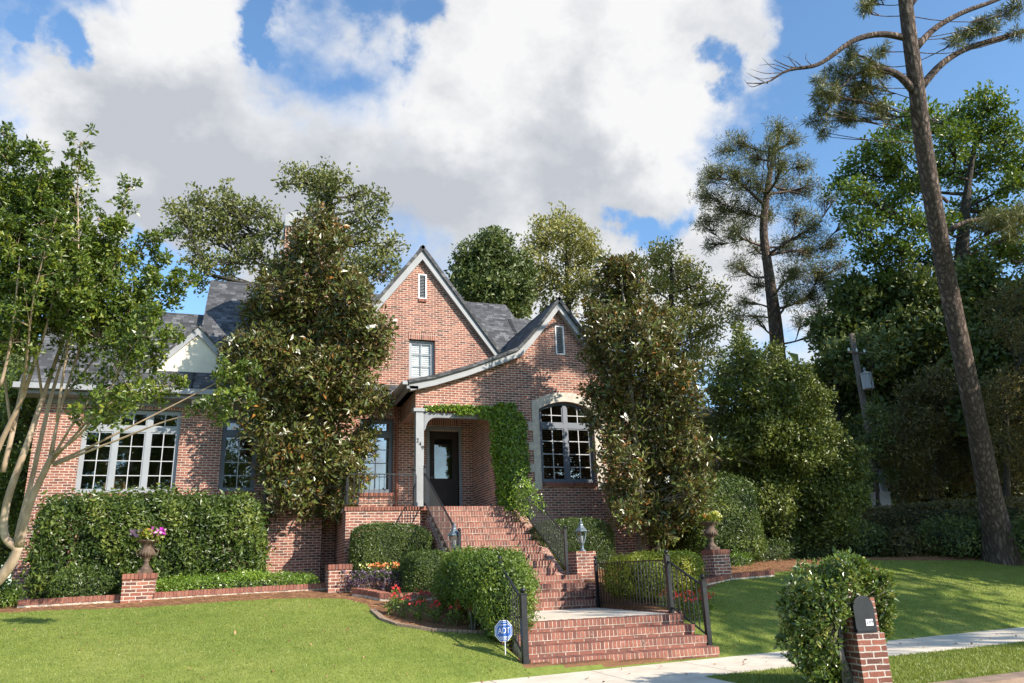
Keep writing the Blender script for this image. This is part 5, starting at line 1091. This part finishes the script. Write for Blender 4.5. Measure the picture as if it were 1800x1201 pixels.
tree('background_tree', 'airy pale green tree rising to the right of the right magnolia', 'tree', 40, [(1170, 950, 40, .3), (1175, 700, 40, .26), (1180, 550, 40, .16), (1180, 460, 40, .06)],
     [(1175, 445, 26), (1145, 455, 24), (1205, 470, 24), (1180, 490, 40), (1225, 500, 26), (1150, 510, 34), (1210, 540, 40), (1250, 530, 26), (1265, 510, 16), (1180, 570, 44), (1240, 580, 34), (1200, 620, 40), (1150, 600, 30), (1220, 650, 32), (1195, 680, 26), (1280, 550, 16), (1130, 470, 14), (1240, 620, 22), (1295, 570, 10)], M['paleleaf'], M['darkbark'], leaf=.17, sub=24, per=26, clump=.5, limb=.2, twig=.015, dj=1.5)
# middle pine
tree('pine_tree', 'slender dark pine with open crown beyond the right wing', 'tree', 38,
     [(1385, 900, 38, .45), (1380, 780, 38, .42), (1368, 620, 38, .36), (1362, 560, 38, .33), (1350, 470, 38, .24), (1340, 400, 38, .2), (1352, 310, 38, .14), (1370, 230, 38, .07)],
     [(1370, 225, 24), (1360, 255, 24), (1395, 245, 20), (1300, 250, 26), (1270, 265, 20), (1330, 280, 30), (1375, 290, 28), (1410, 290, 22), (1250, 305, 26), (1290, 310, 36), (1330, 330, 34), (1380, 335, 30), (1420, 330, 24), (1240, 345, 24), (1270, 365, 36), (1310, 375, 34), (1240, 390, 26), (1290, 410, 30), (1350, 380, 22), (1250, 430, 20), (1330, 440, 20), (1400, 380, 28), (1430, 400, 30), (1380, 430, 28), (1420, 440, 32), (1460, 430, 28), (1300, 470, 24), (1330, 500, 24), (1310, 530, 20), (1395, 480, 34), (1440, 480, 34), (1390, 520, 30), (1425, 520, 28), (1460, 500, 24), (1480, 465, 22), (1300, 555, 16), (1330, 560, 16), (1440, 550, 22), (1430, 590, 20), (1410, 565, 18), (1490, 380, 20), (1455, 350, 20), (1235, 320, 14)],
     M['pine'], M['pinebark'], leaf=.17, aspect=.15, sub=50, per=32, clump=.6, limb=.3, twig=.02, needles=True, squash=1.0, dj=2.2, shell=.7)
# foreground pine
fp = tree('pine_tree', 'tall leaning pine trunk in the right foreground with bare upper limbs', 'tree', 19,
     [(1765, 1000, 21, .58), (1752, 930, 21, .37), (1738, 860, 20.8, .30), (1720, 760, 20.5, .265), (1695, 640, 20.2, .245), (1666, 500, 20, .232), (1644, 380, 19.5, .22), (1622, 250, 19.2, .21), (1611, 150, 19, .19), (1598, 60, 19, .172), (1588, -30, 19, .16), (1580, -150, 19, .15)],
     [(1525, 115, 24, -.3), (1500, 100, 20), (1550, 90, 14), (1480, 130, 28), (1530, 150, 28), (1555, 130, 16), (1455, 165, 26), (1500, 175, 26), (1540, 190, 20), (1440, 200, 22), (1480, 210, 22), (1445, 232, 14), (1500, 205, 16), (1560, 205, 16), (1440, 150, 14), (1520, 20, 16), (1535, 5, 16), (1700, 60, 22), (1740, 40, 22), (1780, 20, 20), (1680, 75, 12), (1790, 60, 10), (1760, 390, 30), (1800, 375, 26), (1730, 395, 18), (1780, 410, 18)],
     M['pine'], M['pinebark'], leaf=.17, aspect=.08, sub=24, per=60, clump=.14, limb=.0, twig=.012, needles=True, squash=.8, dj=.4)
def limb(pts, r, z=19): 
    P = np.array([onC(a, b, z + c) for a, b, c in pts]); T_ = np.linspace(0, 1, len(P)); TT = np.linspace(0, 1, len(P) * 3); PP = np.stack([np.interp(TT, T_, P[:, k]) for k in range(3)], 1)
    for _ in range(2): PP[1:-1] = PP[:-2] * .25 + PP[1:-1] * .5 + PP[2:] * .25
    MB().tube(PP, np.interp(TT, T_, r), 8).build('limb' if max(r) > .04 else 'twig', M['pinebark'], fp, smooth=True); return PP
limb([(1588, 66, 0), (1550, 58, -.1), (1500, 68, -.2), (1455, 105, -.3), (1430, 118, -.4), (1380, 122, -.5), (1350, 148, -.5), (1312, 146, -.6)], [.085, .075, .07, .055, .05, .035, .02, .01])
limb([(1455, 105, -.3), (1420, 122, -.3), (1385, 118, -.3), (1360, 105, -.4)], [.03, .025, .015, .006])
for e in ([(1385, 122), (1360, 112), (1335, 115)], [(1370, 128), (1345, 130), (1320, 122)], [(1350, 147), (1330, 138), (1312, 128)], [(1400, 118), (1385, 100), (1390, 92)], [(1340, 147), (1320, 155), (1308, 140)], [(1410, 118), (1395, 105), (1375, 98)], [(1375, 125), (1355, 118), (1340, 102)], [(1365, 135), (1340, 140), (1325, 135)], [(1430, 118), (1415, 104), (1418, 92)]): limb([(a, b, -.5) for a, b in e], [.012, .008, .003])
limb([(1606, 160, 0), (1580, 130, -.1), (1545, 118, -.2), (1500, 130, -.3), (1470, 165, -.4), (1450, 200, -.4)], [.11, .09, .06, .04, .025, .012]); limb([(1545, 118, -.2), (1520, 100, -.3), (1500, 95, -.3)], [.04, .025, .01]); limb([(1530, 120, -.2), (1530, 160, -.2), (1550, 195, -.2)], [.03, .02, .008]); limb([(1540, 118, -.2), (1495, 160, -.2), (1480, 210, -.2)], [.03, .02, .008])
limb([(1618, 155, 0), (1650, 115, .1), (1690, 88, .2), (1740, 72, .3), (1800, 55, .4), (1860, 40, .5)], [.10, .085, .075, .065, .05, .03]); limb([(1610, 85, 0), (1640, 50, .2), (1690, 22, .3), (1740, 5, .4), (1790, -15, .5)], [.09, .075, .065, .055, .04])
limb([(1602, 10, 0), (1620, -15, 0), (1640, -40, 0)], [.05, .04, .03]); limb([(1670, 405, .5), (1700, 388, .4), (1740, 384, .3), (1790, 392, .2), (1830, 385, .2)], [.08, .07, .055, .04, .02], 19.5); limb([(1665, 355, .5), (1655, 345, .4), (1645, 350, .4)], [.05, .04, .035], 19.3)
limb([(1575, -5, 0), (1550, -12, 0), (1530, 8, 0)], [.05, .04, .02])
# big deciduous tree behind the pine
tree('hardwood_tree', 'large green hardwood behind the leaning pine', 'tree', 33,
     [(1700, 950, 33, .5), (1700, 700, 33, .45), (1690, 560, 33, .4), (1690, 450, 33, .3), (1700, 330, 33, .15), (1720, 220, 33, .06)],
     [(1730, 160, 16), (1735, 190, 30), (1700, 200, 28), (1765, 215, 26), (1660, 205, 24), (1720, 235, 38), (1680, 250, 36), (1640, 230, 26), (1780, 250, 30), (1750, 280, 40), (1700, 300, 44), (1780, 320, 36), (1590, 220, 26), (1560, 240, 24), (1530, 270, 26), (1580, 270, 36), (1500, 290, 26), (1550, 310, 40), (1480, 320, 24), (1510, 340, 34), (1600, 330, 40), (1560, 370, 40), (1520, 400, 36), (1610, 390, 36), (1480, 380, 20), (1580, 430, 40), (1640, 300, 36), (1530, 450, 30), (1620, 460, 36), (1720, 370, 44), (1790, 380, 40), (1760, 440, 44), (1710, 450, 40), (1810, 280, 40), (1560, 480, 34), (1660, 400, 30), (1810, 450, 40), (1620, 190, 20), (1560, 190, 12)],
     M['darkleaf2'] if 'darkleaf2' in M else M['bright'], M['darkbark'], leaf=.17, sub=15, per=30, clump=.42, limb=.3, twig=.025, dj=2.0, squash=.7)
# dark trees filling the right background
for i, (lb, zc, bl) in enumerate((('dense dark tree left of the utility pole', 32.5, [(1500, 520, 45), (1540, 560, 55), (1480, 580, 45), (1520, 630, 55), (1470, 650, 40), (1560, 650, 55), (1500, 700, 50), (1550, 740, 55), (1460, 600, 30), (1530, 800, 50), (1560, 840, 45), (1520, 860, 40)]),
                                   ('dense dark tree between the utility pole and the leaning pine', 33.5, [(1600, 520, 55), (1650, 540, 50), (1590, 590, 55), (1640, 620, 60), (1600, 680, 60), (1660, 700, 50), (1600, 760, 55), (1640, 800, 55), (1600, 840, 50), (1660, 860, 50), (1560, 520, 40), (1680, 600, 40), (1690, 510, 40)]),
                                   ('dense dark tree at the right edge behind the pine', 27, [(1740, 540, 50), (1790, 560, 55), (1740, 620, 55), (1800, 650, 60), (1750, 720, 60), (1810, 760, 60), (1760, 820, 60), (1810, 860, 50), (1760, 880, 40), (1830, 540, 60), (1720, 490, 30)]))):
    tree('background_tree', lb, 'tree', zc, [(bl[4][0], 960, zc, .3), (bl[4][0], 800, zc, .25), (bl[4][0], 600, zc, .1)], bl, M['darkleaf'], M['darkbark'], leaf=.24, sub=26, per=34, clump=.46, limb=.12, twig=.02, dj=1.6)
# bushy pale tree (tea olive) right of the round hedge
tree('shrub_tree', 'big bushy light green shrub tree right of the house', 'tree', 22.5, [(1390, 985, 22.5, .14), (1385, 900, 22.5, .11), (1370, 800, 22.5, .08), (1350, 690, 22.5, .04)],
     [(1315, 640, 34), (1300, 610, 18), (1350, 650, 36), (1385, 665, 30), (1280, 655, 26), (1270, 690, 30), (1320, 700, 50), (1380, 710, 46), (1420, 690, 28), (1420, 735, 40), (1285, 740, 40), (1340, 760, 55), (1400, 780, 55), (1455, 775, 36), (1270, 790, 34), (1440, 820, 50), (1485, 830, 34), (1370, 830, 60), (1310, 820, 46), (1400, 880, 55), (1460, 880, 50), (1500, 870, 28), (1350, 890, 50), (1420, 930, 42), (1370, 940, 40), (1480, 925, 34), (1450, 700, 16), (1500, 800, 20), (1360, 615, 14), (1410, 650, 14), (1300, 580, 12)],
     M['teaolive'], M['magbark'], leaf=.10, sub=36, per=32, clump=.26, limb=.14, twig=.009, dj=.8)
tree('cypress', 'narrow dark evergreen between the pale tree and the shrub tree', 'tree', 25, [(1268, 960, 25, .12), (1268, 800, 25, .08), (1268, 640, 25, .03)], [(1268, 625, 12), (1270, 650, 18), (1268, 690, 22), (1268, 740, 24), (1268, 790, 24)], M['darkleaf'], M['darkbark'], leaf=.08, sub=50, per=24, clump=.16, limb=.1)
tree('shrub_tree', 'drooping olive brown shrub left of the leaning pine', 'tree', 27, [(1640, 960, 27, .14), (1645, 850, 27, .1), (1650, 740, 27, .05)],
     [(1650, 670, 30), (1610, 700, 34), (1660, 710, 40), (1575, 740, 30), (1620, 750, 44), (1680, 760, 40), (1590, 800, 40), (1650, 810, 46), (1700, 830, 36), (1610, 850, 36), (1570, 790, 20), (1720, 700, 24)], M['olive'], M['darkbark'], leaf=.14, aspect=.35, sub=30, per=28, clump=.34, limb=.14, twig=.01, up=-.2, dj=1.)
tree('shrub_tree', 'olive green shrub right of the leaning pine trunk', 'tree', 24, [(1770, 980, 24, .14), (1770, 850, 24, .1), (1770, 720, 24, .05)],
     [(1760, 680, 34), (1800, 670, 34), (1750, 720, 36), (1790, 730, 40), (1760, 780, 40), (1810, 790, 40), (1780, 840, 36), (1750, 540, 24), (1790, 520, 30), (1770, 580, 30), (1810, 600, 34)], M['olive'], M['darkbark'], leaf=.11, aspect=.4, sub=22, per=22, clump=.34, limb=.14, twig=.01, dj=.8)

def wood(label, pts, z, r, n, m, sz):
    lv = Leaves(); C_ = []
    for px, py, rp in pts:
        c = onC(px, py, z + rng.uniform(-4, 4)); rw = rp * z / F; C_.append(c + in_ball(n) * rw)
    lv.cluster(np.concatenate(C_), r, 30, sz, .6, .5); o = lv.build('distant_woodland', M[m]); tagp(o, label, 'woodland', None, 'stuff')
wood('dark mass of far trees filling the gaps behind the right garden', [(x, y, 60) for x in range(1240, 1960, 55) for y in (790, 870, 940)] + [(x, 700, 60) for x in range(1440, 1960, 60)] + [(x, 620, 60) for x in range(1500, 1960, 60)], 56, 1.3, 16, 'darkleaf', .7)
wood('dark mass of far trees beyond the left wing of the house', [(x, y, 60) for x in range(-160, 120, 55) for y in (700, 780, 860, 940)], 50, 1.2, 14, 'darkleaf', .6)
tree('shrub_tree', 'dark leafy shrub wrapping the middle of the utility pole', 'tree', 26.4, [(1545, 960, 26.6, .08), (1542, 850, 26.6, .06), (1538, 740, 26.6, .03)], [(1536, 722, 18), (1545, 745, 24), (1535, 770, 24), (1560, 790, 24), (1530, 800, 22), (1572, 830, 20), (1525, 840, 20), (1520, 590, 14, .5), (1535, 620, 12, .4)], M['darkleaf'], M['darkbark'], leaf=.10, sub=30, per=26, clump=.2, limb=.1, twig=.008, dj=.3)
# utility pole with transformer
P0 = onC(1548, 880, 27.4); P1 = onC(1507, 560, 27.4); up_ = thing('utility_pole', 'wooden utility pole with a pale grey transformer drum', 'utility pole', (P0[0], P0[1], 1.2))
px_, py_ = P0[0], P0[1]; ztop = onC(1510, 560, 27.4)[2]
MB().tube([(px_, py_, 1.1), (px_, py_, ztop)], [.14, .11], 12).build('pole', M['wood'], up_, smooth=True)
tcn = onC(1522, 655, 27); zt = tcn[2]; MB().lathe([(.17, -.32), (.2, -.3), (.2, .25), (.22, .26), (.22, .30), (.12, .34), (.05, .36)], (px_ - .02, py_ - .38, zt), 20).build('transformer', M['trim'], up_, smooth=False)
MB().lathe([(.03, 0), (.05, .04), (.03, .08), (.05, .12), (.02, .2)], (px_ - .1, py_ - .4, zt + .33), 8).build('bushing', M['metal'], up_)
ca = MB(); zc__ = onC(1512, 600, 27.4)[2]; ca.bar((px_ - .42, py_ - .1, zc__), (px_ + .42, py_ - .1, zc__), .045); ca.build('crossarm', M['wood'], up_)
for s in (-.38, 0, .38): MB().lathe([(.02, 0), (.045, .03), (.03, .07), (.045, .1), (.01, .14)], (px_ + s, py_ - .1, zc__ + .04), 8).build('insulator', M['white'], up_)
cd = MB(); 
for k in range(4): cd.tube([(px_ - .12 + .09 * k, py_ - .25, 1.2), (px_ - .1 + .08 * k, py_ - .2, onC(1548, 825, 27.4)[2])], .035, 6)
cd.build('conduit', M['frame'], up_); eb = onC(1549, 881, 26.8); ebx = thing('utility_box', 'pale grey utility box at the foot of the pole beyond the hedge', 'utility box', (eb[0], eb[1], 1.2)); m_ = MB(); m_.box(eb[0] - .25, eb[0] + .25, eb[1] - .2, eb[1] + .2, 1.2, onC(1549, 868, 26.8)[2]); m_.build('cabinet', M['trim'], ebx); m_ = MB(); m_.box(eb[0] - .28, eb[0] + .28, eb[1] - .23, eb[1] + .23, onC(1549, 868, 26.8)[2], onC(1549, 865, 26.8)[2]); m_.build('lid', M['trim'], ebx)

# trees across the street: seen in the windows and shading the right of the garden
def far_tree(label, x, y, h, r, n=420, m='darkleaf', per=16, sz=.42, cz=None, hh=None):
    t = thing('street_tree', label, 'tree', (x, y, -.1)); mb = MB(); mb.tube([(x, y, -.3), (x + .2, y, h * .45), (x, y, h * .85)], [.35, .25, .08], 10)
    cc = np.array((x, y, cz or h * .66)) + in_ball(n, .5) * np.array((r, r, hh or h * .34))
    for q in cc[::12]: mb.tube([(x, y, h * .3 + .3 * (q[2] - h * .3)), q], [.08, .03], 5, cap=False)
    mb.build('trunk', M['darkbark'], t, smooth=True); lv = Leaves(); lv.cluster(cc, .6, per, sz, .55, .5); lv.build('crown', M[m], t)
FAR = (('broad street tree opposite the left windows', -22, -14, 15, 6), ('street tree reflected in the left windows', -12, -22, 16, 6.5), ('street tree far across the road', -3, -34, 15, 6), ('slender tree across the road casting broken shade on the right lawn', 21.7, -3.8, 15, 3.4, 110, 'darkleaf', 13, .38, 13.2, 1.9),
       ('second slender tree across the road casting shade on the right lawn', 25.8, -4.4, 15.5, 3.2, 90, 'darkleaf', 13, .38, 13.8, 1.8),
       ('street tree on the verge right of the lawn', 24.2, 9.3, 11, 3.3), ('tall tree in the neighbouring garden beyond the right border', 30, 11.5, 18, 5.0), ('broad tree in the neighbouring garden right of the pine', 37, 15, 20, 6.5), ('tree at the far right of the neighbouring garden', 45, 20, 21, 7.5))
for a_ in FAR: far_tree(*a_)

# grass blades and loose straw
def scatter(name, n, xr, yr, fn, ln, wd, m, flat=False, lab=None):
    x = rng.uniform(*xr, n); y = rng.uniform(*yr, n); y = yb(x) + (y - yr[0]) if fn == 'lawn' else y
    if fn == 'lawn' : 
        k = (bedmask(x, y) < .5) & ~((x > 3.88) & (x < 7.3) & (y < 17)) & (y > yb(x) + .02); x, y = x[k], y[k]; z = zg(x, y)
    elif fn == 'bed': k = (bedmask(x, y) > .5) & ~((x > 3.8) & (x < 7.3)) & (y > yb(x)); x, y = x[k], y[k]; z = zg(x, y) + .01
    else: k = (y < yf(x) - .03) & (y > kerbf(x) + .02) & ~((x > 2.3) & (x < 5.78)); x, y = x[k], y[k]; z = np.zeros(len(x))
    n = len(x); p = np.stack([x, y, z], 1)
    d = unit(rng.normal(size=(n, 3)) * (.55, .55, .15) + (0, 0, 0 if flat else .8)) if not flat else unit(rng.normal(size=(n, 3)) * (1, 1, .12))
    s = unit(np.cross(d, rng.normal(size=(n, 3)))); l = (ln * (1 + .3 * rng.normal(size=n)).clip(.4, 1.7))[:, None]
    v = np.stack([p - s * wd / 2, p + s * wd / 2, p + d * l + ((0, 0, .015) if flat else (0, 0, 0))], 1).reshape(-1, 3)
    bn = .5 + .25 * np.sin(x * 1.1 + np.sin(y * 1.7)) * np.sin(y * 1.3 + 1); r = np.repeat((bn + .5 * (rng.random(n) - .5)).clip(0, 1), 3)
    return tagp(link_mesh(name, v, np.arange(3 * n), np.full(n, 3), m, uv=False, rnd=r), kind='stuff')
scatter('grass', 230000, (-9, 12), (0, 7), 'lawn', .024, .009, M['blade'])
scatter('grass', 60000, (12, 22), (0, 7), 'lawn', .03, .012, M['blade'])
scatter('verge_grass_blades', 60000, (5.7, 14), (6.9, 10.3), 'verge', .035, .010, M['blade'])
scatter('pine_straw', 40000, (-9, 22), (10.5, 18.6), 'bed', .16, .008, M['straw'], True)

def litter(n):
    x = rng.uniform(-4, 15, n); y = yb(x) + rng.uniform(-1.5, 5.5, n); k = ~((x > 3.8) & (x < 7.3) & (y > yb(x) + .1)); x, y = x[k], y[k]; z = np.where(y > yb(x), zg(x, y) + .018, .006)
    p = np.stack([x, y, z], 1); lv = Leaves(); lv.points(p, np.tile((0, 0, 1.), (len(p), 1)), .05, .5, spread=.35); o = lv.build('fallen_leaves', M['straw']); tagp(o, kind='stuff')
litter(420)
